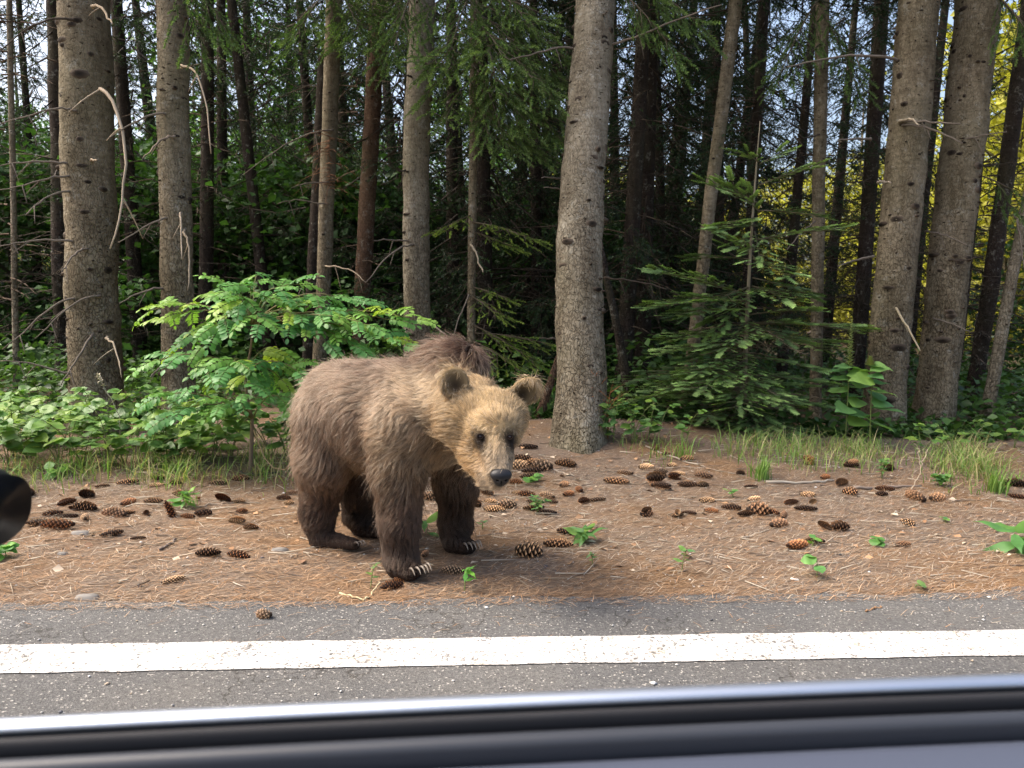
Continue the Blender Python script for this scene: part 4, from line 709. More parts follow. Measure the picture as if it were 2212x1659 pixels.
# small stones and crumbs
OCT = (np.array([[1, 0, 0], [-1, 0, 0], [0, 1, 0], [0, -1, 0], [0, 0, 0.7], [0, 0, -0.7]], float), [np.array([[0, 2, 4], [2, 1, 4], [1, 3, 4], [3, 0, 4], [2, 0, 5], [1, 2, 5], [3, 1, 5], [0, 3, 5]])])
p = np.concatenate([verge_points(2600, 0.0, 2.6), verge_points(800, -0.95, 0.0)]); n = len(p); b = lay(p, 0.002); S_ = np.clip(r.lognormal(-5.6, 0.45, n), 0.0015, 0.014)
V, Fc = scatter(OCT[0], OCT[1], frames(r.normal(size=(n, 3))*np.array([1, 1, 0.2])), b, np.stack([S_, S_*r.uniform(0.6, 1, n), S_*0.7], 1)); c = np.array([(0.62, 0.6, 0.55), (0.35, 0.34, 0.33), (0.12, 0.12, 0.13), (0.45, 0.36, 0.26), (0.7, 0.68, 0.64)])[r.integers(0, 5, n)]; obj('small_stones', mesh_np('small_stones', V, Fc, M_peb, np.repeat(c, 6, 0)), kind='stuff')
# fallen dry leaves, broken bark and scraps
n = 900; p = verge_points(n, 0.3, 3.6); b = lay(p, 0.006); V, Fc = scatter(LF2[0], LF2[1], frames(r.normal(size=(n, 3))*np.array([1, 1, 0.15]), r.normal(0, 0.3, (n, 3))+np.array([0, 0, 1])), b, r.uniform(0.02, 0.055, n)); c = np.array([(0.40, 0.24, 0.13), (0.30, 0.17, 0.09), (0.55, 0.45, 0.33), (0.22, 0.13, 0.08)])[r.integers(0, 4, n)]; obj('dry_leaf_litter', mesh_np('dry_leaf_litter', V, Fc, M_lit, np.repeat(c, 4, 0)), kind='stuff')
# sticks one can pick out
for k, (pts_, rad, col, lab) in enumerate([([(1655, 1044), (1760, 1044), (1800, 1040)], 0.011, (0.36, 0.32, 0.26), 'pale bare stick lying behind the grass tuft among the cones'), ([(1845, 1058), (1900, 1056), (1990, 1052)], 0.012, (0.24, 0.19, 0.15), 'grey-brown stick lying beside the forked twig'), ([(1600, 1165), (1640, 1152), (1660, 1145)], 0.005, (0.40, 0.33, 0.25), 'short pale twig before the cone heap'), ([(733, 1282), (785, 1298), (790, 1300)], 0.004, (0.62, 0.52, 0.30), 'straw-coloured stalk lying across the asphalt edge'),
        ([(788, 1300), (800, 1285), (818, 1268)], 0.004, (0.60, 0.50, 0.30), 'straw-coloured stalk sticking up beside the rusty cones'), ([(345, 1190), (365, 1178), (382, 1167)], 0.007, (0.17, 0.14, 0.12), 'short dark twig lying before the dark cones'), ([(515, 1018), (528, 1028), (560, 1028), (600, 1022)], 0.010, (0.09, 0.075, 0.065), 'dark curved stick at the foot of the locust shrub'), ([(430, 1095), (500, 1086), (560, 1088)], 0.005, (0.33, 0.27, 0.2), 'thin grey stick behind the tilted rusty cone'), ([(1395, 965), (1440, 985), (1500, 1005), (1560, 1020)], 0.007, (0.40, 0.34, 0.26), 'long pale branch lying along the needle mound'), ([(1140, 1000), (1200, 1018), (1240, 1030)], 0.006, (0.44, 0.37, 0.29), 'pale stick among the cones beside the bear\'s muzzle'),
        ([(1925, 1112), (1960, 1100), (1985, 1090)], 0.004, (0.5, 0.42, 0.3), 'thin straw twig behind the scattered cones'), ([(1868, 1340), (1890, 1332), (1900, 1328)], 0.004, (0.30, 0.18, 0.10), 'short brown twig lying on the asphalt')]):
    g = np.array([G(*q) for q in pts_]); g[:, 2] = np.maximum(g[:, 2], 0.0)+rad*0.8
    if 'sticking' in lab: g[-1, 2] += 0.02
    o0 = g[0].copy(); mb = limb(g-o0, rad, rad*0.6, col, (), 800+k); o = obj('stick', mb.mesh('stick', M_wood, True), None, tuple(o0)); tag(o, lab, 'stick')
# forked dry twig standing up, cigarette end, flat stones
o = thing('forked_twig', tuple(G(1965, 1062)), 'pale forked dry twig standing upright behind the scattered cones', 'twig'); b = np.array(o.location)
for q, pt in enumerate([[(1965, 1062), (1985, 1030), (1992, 1000)], [(1990, 1010), (1985, 985), (1984, 968)], [(1991, 1005), (2000, 985), (2003, 970)]]):
    mb = limb(np.array([P(x, y, b[1])-b for x, y in pt]), 0.004, 0.002, (0.52, 0.42, 0.30), (), q); obj('stem' if q == 0 else 'twig', mb.mesh('stem', M_wood), o)
g = G(1708, 1252); v, f = tube(np.array([[0, 0, 0.005], [0.012, -0.008, 0.005], [0.03, -0.018, 0.005]]), 0.0042, 10); mb = MB(); mb.add(v, f, (0.8, 0.79, 0.76)); tag(obj('cigarette_end', mb.mesh('cigarette_end', M_peb, True), None, tuple(g)), 'white cigarette end lying on the needles near the asphalt', 'cigarette')
for (x, y, w, lab) in [(605, 1190, 44, 'flat pale grey bark chip before the bear\'s hind paw'), (175, 1153, 46, 'flat pale splinter of wood before the large rusty cone'), (190, 1292, 60, 'flat grey stone half sunk at the asphalt edge'), (135, 1198, 26, 'crumpled silvery scrap on the needles'), (1178, 1226, 10, 'small dark pebble on the needles'), (300, 1267, 9, 'small dark pebble near the asphalt edge')]:
    g = G(x, y); rw = w/2*g[1]/FPX
    n = 14; a = np.linspace(0, 2*math.pi, n, endpoint=False); rr = r.uniform(0.75, 1.1, n); ring = np.stack([np.cos(a)*rr*rw, np.sin(a)*rr*rw*0.45, np.zeros(n)], 1); tp = ring*0.8+np.array([0, 0, 0.008+0.1*rw])+r.normal(0, 0.001, (n, 3)); V = np.vstack([ring-np.array([0, 0, 0.006]), tp, [[0, 0, 0.010+0.1*rw]]]); i = np.arange(n); j = (i+1) % n
    col = {'g': (0.20, 0.185, 0.165)}.get('g') if w > 15 else (0.08, 0.08, 0.09); nm = 'bark_chip' if 'bark' in lab or 'splinter' in lab else ('foil_scrap' if 'scrap' in lab else 'stone')
    tag(obj(nm, mesh_np(nm, V, [np.stack([i, j, j+n, i+n], 1), np.stack([i+n, j+n, np.full(n, 2*n)], 1)], M_peb, np.tile(col, (len(V), 1)), True), None, tuple(g)), lab, nm.replace('_', ' '))
# cones
def cone_mesh(seed, ratio=0.2, nsc=120, openn=0.55, taper=0.75):
    """a spruce cone of unit length along +Y: core and spirally set scales"""
    rr = np.random.default_rng(seed); mb = MB(); t = np.linspace(0, 1, 9); prof = lambda q: ratio*np.clip(np.sin(math.pi*np.clip(q*0.86+0.1, 0, 1))**taper, 0.05, 1)
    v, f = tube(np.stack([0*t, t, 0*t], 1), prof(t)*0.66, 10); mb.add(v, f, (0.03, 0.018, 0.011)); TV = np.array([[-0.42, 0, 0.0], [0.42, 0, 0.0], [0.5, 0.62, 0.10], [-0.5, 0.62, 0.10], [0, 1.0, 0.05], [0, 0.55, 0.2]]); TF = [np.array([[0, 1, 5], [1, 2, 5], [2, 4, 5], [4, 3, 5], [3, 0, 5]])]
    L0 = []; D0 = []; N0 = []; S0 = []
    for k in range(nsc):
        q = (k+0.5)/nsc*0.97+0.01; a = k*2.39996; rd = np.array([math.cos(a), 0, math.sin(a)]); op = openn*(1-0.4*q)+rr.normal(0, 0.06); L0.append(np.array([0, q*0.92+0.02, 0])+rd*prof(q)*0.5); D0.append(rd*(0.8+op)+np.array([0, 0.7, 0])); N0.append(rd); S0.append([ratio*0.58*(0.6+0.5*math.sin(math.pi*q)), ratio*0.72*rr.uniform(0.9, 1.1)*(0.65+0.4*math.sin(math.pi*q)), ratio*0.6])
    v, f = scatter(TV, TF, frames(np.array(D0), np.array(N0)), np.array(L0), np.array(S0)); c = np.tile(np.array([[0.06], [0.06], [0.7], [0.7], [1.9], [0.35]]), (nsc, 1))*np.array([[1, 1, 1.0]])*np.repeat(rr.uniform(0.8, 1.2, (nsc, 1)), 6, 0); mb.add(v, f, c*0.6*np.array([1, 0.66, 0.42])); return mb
def cone_mat(name, mul):
    return vcol_mat(name, 0.7, 0.25, rnd_cols=[(0.0, tuple(0.8*x for x in mul)), (1.0, tuple(1.25*x for x in mul))])
CM = [cone_mat('cone_tan', (1.15, 1.1, 0.95)), cone_mat('cone_brown', (0.72, 0.60, 0.48)), cone_mat('cone_dark', (0.40, 0.33, 0.28)), cone_mat('cone_rust', (0.56, 0.36, 0.23))]
CSH = [(0.19, 84, 0.25), (0.22, 76, 0.45), (0.20, 70, 0.6), (0.32, 56, 0.3)]
CME = {}
def cone_data(tone, shp):
    if (tone, shp) not in CME: CME[(tone, shp)] = cone_mesh(50+shp, *CSH[shp]).mesh('pine_cone', CM[tone])
    return CME[(tone, shp)]
A_ = [(1010, 100, 90, 0), (1135, 85, 80, 1), (1405, 88, 100, 0), (1550, 60, 110, 1), (560, 170, 110, 2), (430, 215, 120, 3), (830, 210, 110, 3), (550, 250, 150, 1), (340, 285, 110, 3), (440, 300, 110, 2), (550, 310, 90, 0), (260, 350, 160, 0), (370, 370, 200, 3), (170, 160, 110, 2), (990, 205, 110, 1), (1160, 160, 110, 0), (1440, 190, 130, 3), (1540, 205, 85, 0), (740, 290, 170, 1), (945, 280, 90, 2), (1110, 290, 140, 3), (1210, 300, 90, 3), (1310, 285, 100, 2), (1560, 270, 70, 3), (1530, 335, 140, 0), (1620, 375, 100, 1), (720, 415, 130, 1), (890, 440, 85, 2), (1345, 545, 150, 2), (1540, 560, 150, 3), (1120, 715, 140, 0), (1705, 1000, 100, 0), (1830, 185, 100, 3), (1890, 150, 90, 2), (1865, 215, 60, 0), (825, 85, 120, 1), (660, 105, 80, 1), (1020, 55, 80, 2), (480, 250, 90, 2), (820, 275, 90, 1)]
B_ = [(560, 185, 100, 0), (930, 150, 140, 0), (1110, 80, 100, 3), (1200, 45, 110, 1), (1190, 165, 110, 3), (1130, 150, 80, 0), (1320, 170, 110, 0), (1345, 205, 80, 1), (980, 260, 130, 0), (1060, 235, 110, 0), (1230, 250, 130, 0), (1310, 280, 130, 2), (1430, 95, 80, 1), (1525, 130, 95, 3), (1455, 160, 75, 3), (1555, 205, 75, 3), (1635, 195, 110, 0), (1765, 80, 190, 1), (1960, 290, 85, 2), (2160, 295, 90, 0), (1820, 20, 100, 0), (2050, 30, 90, 0), (2010, 90, 120, 1), (2065, 120, 100, 2), (2140, 55, 80, 3), (1450, 410, 140, 2), (1390, 490, 180, 1), (1200, 545, 165, 0), (710, 660, 140, 0), (385, 710, 110, 3), (315, 755, 140, 3), (530, 565, 50, 2), (860, 225, 70, 1), (955, 205, 80, 0), (1240, 210, 110, 1)]
F2_ = [(200, 170, 130, 1), (300, 215, 80, 2), (505, 265, 150, 1), (110, 345, 150, 0), (250, 415, 120, 0), (360, 330, 90, 0), (420, 410, 140, 0), (380, 455, 110, 3), (660, 430, 180, 1), (1020, 405, 90, 2), (195, 505, 180, 1), (265, 550, 160, 2), (510, 515, 190, 1), (660, 525, 110, 0), (1120, 530, 120, 3), (1680, 300, 100, 3), (2090, 325, 140, 1), (1840, 440, 120, 3), (2000, 500, 200, 2), (2080, 590, 130, 1), (700, 670, 150, 0), (740, 765, 130, 3), (110, 805, 130, 2), (410, 810, 120, 0), (520, 785, 140, 2), (930, 740, 170, 1), (1150, 660, 160, 0), (1070, 800, 170, 1), (1190, 780, 200, 2), (1300, 780, 180, 3), (1440, 810, 150, 2), (1510, 690, 150, 3), (1670, 610, 140, 0), (1650, 750, 200, 2), (1720, 680, 120, 0), (1390, 905, 240, 2), (1840, 920, 200, 0), (1980, 940, 180, 1), (1740, 1060, 170, 1), (1570, 1110, 260, 3)]
C_ = [(1325, 245, 75, 2), (1090, 220, 80, 1), (800, 200, 70, 3), (1500, 435, 160, 1), (1645, 440, 150, 1), (1300, 375, 110, 3), (1450, 605, 90, 0), (1420, 745, 100, 2), (2050, 360, 100, 1), (2150, 350, 150, 2), (2170, 425, 110, 3), (1280, 410, 70, 2), (1920, 240, 60, 1)]
D_ = [(1140, 966, 40, 2), (1128, 992, 50, 2), (1170, 1012, 44, 0), (1152, 1000, 36, 1), (1222, 1004, 46, 1), (1120, 1008, 44, 0), (1150, 1018, 44, 1)]
cones = [(x*.3348, y*.3348+1014.9, l*.3348, t) for x, y, l, t in A_]+[(x*.3348+740.6, y*.3348+1014.9, l*.3348, t) for x, y, l, t in B_]+[(x*.2232+1371.5, y*.2232+932.6, l*.2232, t) for x, y, l, t in F2_]+[(x*.3306+1481, y*.3306+932.6, l*.3306, t) for x, y, l, t in C_]+D_
CG = ['dry tan spruce cone with open pale scales lying on the needle-covered verge', 'plain brown spruce cone lying on the needle-covered verge', 'dark blackish-brown spruce cone lying on the needle-covered verge', 'rusty reddish-brown spruce cone lying on the needle-covered verge']
SPC = {(1705, 1000): 'lone tan spruce cone lying on the asphalt by the white line', (1120, 715): 'lone tan spruce cone on bare needles near the asphalt edge', (370, 370): 'largest rusty spruce cone, before the pale wood splinter', (710, 660): 'tan spruce cone behind the seedling at the bear\'s paw', (1110, 290): 'rusty spruce cone tilted on its end beside the grass tuft'}
placed = []
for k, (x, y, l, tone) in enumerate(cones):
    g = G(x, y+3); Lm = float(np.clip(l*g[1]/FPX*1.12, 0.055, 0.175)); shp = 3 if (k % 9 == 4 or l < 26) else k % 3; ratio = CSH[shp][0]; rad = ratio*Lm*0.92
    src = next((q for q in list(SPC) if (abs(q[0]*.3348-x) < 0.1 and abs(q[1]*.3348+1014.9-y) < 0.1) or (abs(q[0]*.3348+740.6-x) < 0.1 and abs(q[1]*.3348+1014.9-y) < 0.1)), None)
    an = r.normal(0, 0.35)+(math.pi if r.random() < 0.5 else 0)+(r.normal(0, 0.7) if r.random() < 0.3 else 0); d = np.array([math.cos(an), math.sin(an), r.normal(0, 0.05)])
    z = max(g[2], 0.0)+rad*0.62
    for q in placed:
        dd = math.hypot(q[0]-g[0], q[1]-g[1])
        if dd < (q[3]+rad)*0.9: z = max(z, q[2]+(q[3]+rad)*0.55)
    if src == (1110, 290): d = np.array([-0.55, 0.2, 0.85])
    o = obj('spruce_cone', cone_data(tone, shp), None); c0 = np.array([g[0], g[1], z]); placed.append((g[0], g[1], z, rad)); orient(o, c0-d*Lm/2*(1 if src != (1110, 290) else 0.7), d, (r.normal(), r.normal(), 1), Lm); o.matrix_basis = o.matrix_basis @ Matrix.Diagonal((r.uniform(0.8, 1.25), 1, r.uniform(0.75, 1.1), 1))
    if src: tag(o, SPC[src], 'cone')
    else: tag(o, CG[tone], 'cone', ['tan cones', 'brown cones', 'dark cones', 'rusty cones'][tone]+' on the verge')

# ================================================================== the bear
def sd_cone(p, a, b, ra, rb):
    """distance to a round cone (tapered limb) from a to b"""
    a = np.asarray(a, np.float32); b = np.asarray(b, np.float32); ba = b-a; l2 = float(ba@ba); rr = ra-rb; a2 = l2-rr*rr; il2 = 1.0/l2
    pa = p-a; y = pa@ba; z = y-l2; x2 = ((pa*l2-y[..., None]*ba)**2).sum(-1); y2 = y*y*l2; z2 = z*z*l2
    k = np.sign(rr)*rr*rr*x2
    d = (np.sqrt(np.maximum(x2*a2*il2, 0))+y*rr)*il2-ra
    m1 = np.sign(z)*a2*z2 > k; m2 = (~m1) & (np.sign(y)*a2*y2 < k)
    d = np.where(m1, np.sqrt(x2+z2)*il2-rb, d); return np.where(m2, np.sqrt(x2+y2)*il2-ra, d)
def sd_ell(p, c, r, A):
    """distance to an ellipsoid with half axes r along the columns of A"""
    q = (p-np.asarray(c, np.float32))@np.asarray(A, np.float32); r = np.asarray(r, np.float32); k0 = np.sqrt(((q/r)**2).sum(-1)); k1 = np.sqrt(((q/(r*r))**2).sum(-1))+1e-6; return k0*(k0-1)/k1
def smin(a, b, k):
    h = np.clip(0.5+0.5*(b-a)/k, 0, 1); return b+(a-b)*h-k*h*(1-h)
S = lambda rpx, Y: rpx*Y/FPX
BY = {}
gNF = G(884, 1246); gFF = G(1000, 1192); gNH = G(725, 1186); gFH = G(795, 1160)
yNF, yFF, yNH, yFH = gNF[1], gFF[1], gNH[1], gFH[1]
fore = unit((gNF+gFF-gNH-gFH)/2*np.array([1, 1, 0])); lat = np.array([-fore[1], fore[0], 0])     # heading, and the bear's left
yc = (yNF+yFF+yNH+yFH)/4
LIMBS = []   # (a, b, ra, rb, k)
def rc(p, q, k=0.05):
    (x0, y0, Y0, r0), (x1, y1, Y1, r1) = p, q; LIMBS.append((P(x0, y0, Y0), P(x1, y1, Y1), S(r0, Y0), S(r1, Y1), k))
dYh, dYf = (yNH+yFH)/2, (yNF+yFF)/2
# trunk of the body
rc((748, 882, dYh+0.06, 100), (812, 890, (dYh*0.55+dYf*0.45), 101), 0.02)
rc((812, 890, (dYh*0.55+dYf*0.45), 101), (885, 888, dYf+0.10, 102), 0.06)
rc((885, 888, dYf+0.10, 102), (930, 918, dYf+0.02, 88), 0.06)
rc((775, 925, dYh-0.02, 84), (850, 935, dYf+0.12, 80), 0.08)
rc((945, 812, dYf+0.07, 56), (990, 797, dYf-0.02, 55), 0.035)          # hump
# neck
rc((930, 885, dYf+0.02, 88), (1015, 890, dYf-0.20, 76), 0.08)
# hind legs
rc((718, 915, yNH+0.08, 78), (700, 1000, yNH+0.02, 56), 0.07)
rc((700, 1000, yNH+0.02, 56), (688, 1105, yNH+0.06, 32), 0.05)
rc((688, 1105, yNH+0.06, 32), (692, 1163, yNH+0.05, 24), 0.04)
rc((695, 1166, yNH+0.04, 21), (765, 1176, yNH-0.03, 14), 0.04)
rc((772, 960, yFH+0.0, 60), (779, 1045, yFH+0.0, 40), 0.06)
rc((779, 1045, yFH+0.0, 40), (775, 1115, yFH+0.04, 28), 0.05)
rc((775, 1115, yFH+0.04, 28), (783, 1140, yFH+0.03, 22), 0.04)
rc((785, 1142, yFH+0.02, 20), (822, 1150, yFH-0.04, 14), 0.03)
# fore legs
rc((872, 930, yNF+0.10, 78), (862, 1010, yNF+0.08, 54), 0.08)
rc((862, 1010, yNF+0.08, 54), (862, 1130, yNF+0.05, 38), 0.05)
rc((862, 1130, yNF+0.05, 38), (866, 1208, yNF+0.04, 33), 0.04)
rc((866, 1216, yNF+0.03, 28), (899, 1234, yNF-0.04, 16), 0.04)
rc((858, 1226, yNF-0.01, 24), (884, 1240, yNF-0.07, 15), 0.03)
rc((985, 965, yFF-0.03, 62), (987, 1040, yFF-0.01, 44), 0.07)
rc((987, 1040, yFF-0.01, 44), (984, 1130, yFF+0.02, 29), 0.05)
rc((984, 1130, yFF+0.02, 29), (982, 1166, yFF+0.03, 27), 0.04)
rc((983, 1170, yFF+0.02, 24), (1016, 1181, yFF-0.04, 14), 0.03)
rc((978, 1174, yFF-0.02, 20), (1005, 1185, yFF-0.06, 13), 0.03)
# head: skull, brow, cheeks, muzzle, jaw
hY = dYf-0.36
rc((1030, 895, hY+0.03, 54), (1085, 895, hY+0.02, 48), 0.04)
rc((1056, 895, hY+0.02, 52), (1064, 925, hY-0.05, 56), 0.04)
rc((1000, 905, hY+0.03, 57), (1024, 946, hY-0.0, 46), 0.05)
rc((1098, 900, hY+0.02, 36), (1092, 935, hY-0.01, 34), 0.04)
rc((1066, 935, hY-0.10, 46), (1076, 985, hY-0.19, 30), 0.05)
rc((1076, 985, hY-0.19, 30), (1079, 1024, hY-0.25, 23), 0.03)
rc((1034, 982, hY-0.06, 35), (1058, 1030, hY-0.19, 17), 0.04)
rc((1056, 1030, hY-0.19, 18), (1070, 1038, hY-0.235, 14), 0.03)
face_d = unit(P(1076, 985, hY-0.19)-P(1056, 890, hY+0.06))
# ears: cupped discs facing forward
def ear(cx, cy, Y, r1, r2, upx, upy, face):
    c = P(cx, cy, Y); up = P(cx+upx, cy+upy, Y+0.01)-c; up = unit(up); f = unit(np.asarray(face)-up*np.dot(face, up)); s = np.cross(up, f); return c, np.stack([s, up, f], 1), S(r1, Y), S(r2, Y)
EARS = [ear(983, 827, hY-0.01, 33, 38, -8, -30, (0.40, -1.0, 0.0)), ear(1132, 848, hY+0.05, 31, 45, 27, -22, (0.5, -1.0, -0.1))]
def bear_sdf(p):
    p = np.asarray(p, np.float32); d = None
    for (a, b, ra, rb, k) in LIMBS:
        e = sd_cone(p, a, b, ra, rb); d = e if d is None else smin(d, e, k)
    for (c, A, r1, r2) in EARS:
        e = sd_ell(p, c, (r1, r2, 0.022), A); cut = sd_ell(p, c+A[:, 2]*0.022-A[:, 1]*0.004, (r1*0.72, r2*0.72, 0.024), A); e = np.maximum(e, -cut); d = smin(d, e, 0.02)
    # eye sockets are pressed in a little
    for (x, y) in ((1037, 944), (1102, 944)):
        pass
    return d
def gpush(p): return np.maximum(p, 0)
allp = np.array([q for l in LIMBS for q in (l[0], l[1])]); rmax = max(l[2] for l in LIMBS)
lo = allp.min(0)-0.26; hi = allp.max(0)+0.26; lo[2] = -0.03; hi[2] = 1.12; hv = 0.0125
nx, ny, nz = [int(math.ceil((hi[i]-lo[i])/hv))+1 for i in range(3)]
gx, gy, gz = [lo[i]+hv*np.arange(n) for i, n in enumerate((nx, ny, nz))]
field = np.empty((nx, ny, nz), np.float32)
for i0 in range(0, nx, 16):
    g = np.stack(np.meshgrid(gx[i0:i0+16], gy, gz, indexing='ij'), -1).astype(np.float32); f = bear_sdf(g)
    gh = GH(g[:, :, 0, 0], g[:, :, 0, 1])[:, :, None]-0.004; f = np.maximum(f, gh-g[..., 2]); field[i0:i0+16] = f
def surface_nets(f, lo, h):
    s = f < 0; n = f.shape
    c = [s[i:n[0]-1+i, j:n[1]-1+j, k:n[2]-1+k] for i in (0, 1) for j in (0, 1) for k in (0, 1)]
    tot = sum(a.astype(np.int8) for a in c); act = (tot > 0) & (tot < 8); idx = -np.ones(act.shape, np.int64); I = np.argwhere(act); idx[act] = np.arange(len(I))
    acc = np.zeros((len(I), 3)); cnt = np.zeros(len(I)); cr = [np.array(q) for q in [(i, j, k) for i in (0, 1) for j in (0, 1) for k in (0, 1)]]
    val = [f[tuple((I+q).T)] for q in cr]
    for a in range(8):
        for b in range(a+1, 8):
            if np.abs(cr[a]-cr[b]).sum() != 1: continue
            m = (val[a] < 0) != (val[b] < 0); t = val[a][m]/(val[a][m]-val[b][m]); acc[m] += cr[a]+t[:, None]*(cr[b]-cr[a]); cnt[m] += 1
    V = lo+h*(I+acc/cnt[:, None]); Q = []
    for ax in range(3):
        u, v = (ax+1) % 3, (ax+2) % 3; sl0 = [slice(1, -1)]*3; sl1 = [slice(1, -1)]*3; sl0[ax] = slice(0, -1); sl1[ax] = slice(1, None)
        a = s[tuple(sl0)]; b = s[tuple(sl1)]; E = np.argwhere(a != b); off = np.ones(3, int); off[ax] = 0; E0 = E+off; fl = a[tuple(E.T)]
        eu = np.zeros(3, int); eu[u] = 1; ev = np.zeros(3, int); ev[v] = 1
        q = np.stack([idx[tuple((E0-eu-ev).T)], idx[tuple((E0-ev).T)], idx[tuple(E0.T)], idx[tuple((E0-eu).T)]], 1); q[~fl] = q[~fl][:, ::-1]; Q.append(q)
    Q = np.concatenate(Q); return V, Q[(Q >= 0).all(1)]
BV, BQ = surface_nets(field, lo, hv)
def sdf_grad(p, e=0.006):
    g = np.stack([bear_sdf(p+np.eye(3)[k]*e)-bear_sdf(p-np.eye(3)[k]*e) for k in range(3)], -1); return g/(np.linalg.norm(g, axis=-1, keepdims=True)+1e-9)
# coat colours: (place in the picture, distance, colour, reach in metres)
COAT = [((1060, 900, hY-0.1), (0.44, 0.33, 0.18), 0.15), ((1075, 1000, hY-0.2), (0.38, 0.31, 0.22), 0.08), ((1030, 990, hY-0.1), (0.44, 0.28, 0.12), 0.09), ((985, 930, hY), (0.34, 0.23, 0.115), 0.12), ((960, 950, hY+0.1), (0.20, 0.13, 0.07), 0.09),
        ((1000, 850, dYf-0.15), (0.36, 0.25, 0.125), 0.10), ((945, 760, dYf+0.05), (0.075, 0.043, 0.03), 0.12), ((990, 755, dYf), (0.075, 0.043, 0.03), 0.11), ((930, 880, dYf-0.1), (0.46, 0.37, 0.25), 0.13), ((880, 900, dYf-0.12), (0.36, 0.27, 0.18), 0.13),
        ((810, 790, dYh-0.1), (0.22, 0.155, 0.115), 0.17), ((740, 790, dYh), (0.23, 0.165, 0.12), 0.17), ((650, 880, dYh), (0.27, 0.195, 0.13), 0.16), ((790, 890, dYh-0.3), (0.21, 0.145, 0.10), 0.17), ((700, 900, yNH-0.1), (0.20, 0.138, 0.095), 0.15),
        ((795, 1000, dYh-0.2), (0.27, 0.17, 0.085), 0.09), ((860, 960, yNF-0.1), (0.23, 0.16, 0.095), 0.13), ((840, 1030, yNF), (0.15, 0.10, 0.062), 0.10), ((862, 1080, yNF), (0.075, 0.048, 0.033), 0.10), ((866, 1160, yNF), (0.045, 0.03, 0.022), 0.10), ((880, 1230, yNF), (0.032, 0.022, 0.017), 0.10),
        ((690, 1010, yNH), (0.13, 0.085, 0.055), 0.12), ((690, 1090, yNH), (0.062, 0.041, 0.03), 0.10), ((720, 1175, yNH), (0.04, 0.028, 0.022), 0.12), ((785, 1050, yFH), (0.032, 0.022, 0.016), 0.12), ((790, 1140, yFH), (0.025, 0.017, 0.013), 0.12), ((760, 1010, yFH-0.1), (0.06, 0.04, 0.028), 0.08),
        ((985, 1000, yFF), (0.10, 0.066, 0.042), 0.10), ((987, 1070, yFF), (0.042, 0.029, 0.021), 0.10), ((990, 1170, yFF), (0.03, 0.021, 0.016), 0.12)]
CA = np.array([P(*q[0]) for q in COAT]); CCl = np.array([q[1] for q in COAT])*np.where((np.array([q[1][0] for q in COAT]) < 0.14)[:, None], 1.45, 1.0)*np.array([1.15, 1.08, 1.03]); CRd = np.array([q[2] for q in COAT])
EARC = [(e[0]+e[1][:, 2]*0.008-e[1][:, 1]*0.012, e[0]+e[1][:, 1]*0.03) for e in EARS]
def march(px, py, back=0.0):
    d = ray(px, py); d = d/np.linalg.norm(d); t = 2.2
    for _ in range(80): t += 0.7*float(bear_sdf((CAM+d*t)[None])[0])
    return CAM+d*(t+back), d
EYES = [march(1037.5, 943), march(1101.5, 944)]
def coat(p):
    w = np.exp(-((p[:, None]-CA[None])**2).sum(-1)/(2*(0.62*CRd)**2))+1e-12; c = (w[..., None]*CCl).sum(1)/w.sum(1)[:, None]
    for k, (ci, ct) in enumerate(EARC):
        k1 = np.exp(-((p-ci)**2).sum(1)/(2*0.03**2)); c = c*(1-0.95*k1[:, None])+0.95*k1[:, None]*np.array([0.035, 0.022, 0.015])
        k2 = np.exp(-((p-EARS[k][0])**2).sum(1)/(2*0.05**2)); c = c*(1-0.25*k2[:, None])
    for (e, _) in EYES:
        dv = p-(e+np.array([0, 0, -0.014])); k1 = np.exp(-((dv/np.array([0.037, 0.06, 0.046]))**4).sum(1))[:, None]; c = c*(1-0.98*k1)+0.98*k1*np.array([0.016, 0.011, 0.009])
    return c
bear = thing('brown_bear', (gNF[0]-0.15, gNF[1]+0.2, 0.0), 'brown bear standing on the verge with lowered golden head and dark legs', 'bear')
bl_ = np.array(bear.location)
skin_m = vcol_mat('bear_skin', 0.9, 0.1)
obj('body', mesh_np('bear_body', BV-bl_, BQ, skin_m, coat(BV)*0.55, smooth=True), bear)

# --- fur: single hairs, combed back and down, clumped into locks
def fur_points(n, r):
    a, b, c, d = (BV[BQ[:, k]] for k in range(4)); ar = 0.5*np.linalg.norm(np.cross(c-a, d-b), axis=1)
    i = r.choice(len(BQ), n, p=ar/ar.sum()); u, v = r.random((2, n, 1)); return (a[i]*(1-u)+b[i]*u)*(1-v)+(d[i]*(1-u)+c[i]*u)*v
rf = np.random.default_rng(5)
pts = fur_points(310000, rf); nrm = sdf_grad(pts)
head_c = P(1058, 905, hY); nose_p = P(1079, 1024, hY-0.24)
hd = np.exp(-(np.linalg.norm(pts-head_c, axis=1)/0.17)**4)[:, None]
front = np.clip(((pts-P(930, 900, dYf))@fore)*3+0.3, 0, 1)[:, None]
flow = -fore*0.55+np.array([0, 0, -0.9])+0*pts
away = pts-nose_p; away /= np.linalg.norm(away, axis=1, keepdims=True); flow = flow*(1-hd)+(away*1.2)*hd
hz_ = pts[:, 2]-GH(pts[:, 0], pts[:, 1]); low = (1-sstep(0.28, 0.5, hz_))[:, None]; flow = flow*(1-low)+low*np.array([-0.1, 0, -1.0])
wob = np.stack([vnoise(pts[:, 0]+pts[:, 2], pts[:, 1]-pts[:, 2], 9, k) for k in (1, 2, 3)], 1)-0.5; flow = flow+1.7*wob*(1-0.6*hd)
tan = flow-nrm*(flow*nrm).sum(1, keepdims=True); tan /= np.linalg.norm(tan, axis=1, keepdims=True)+1e-6
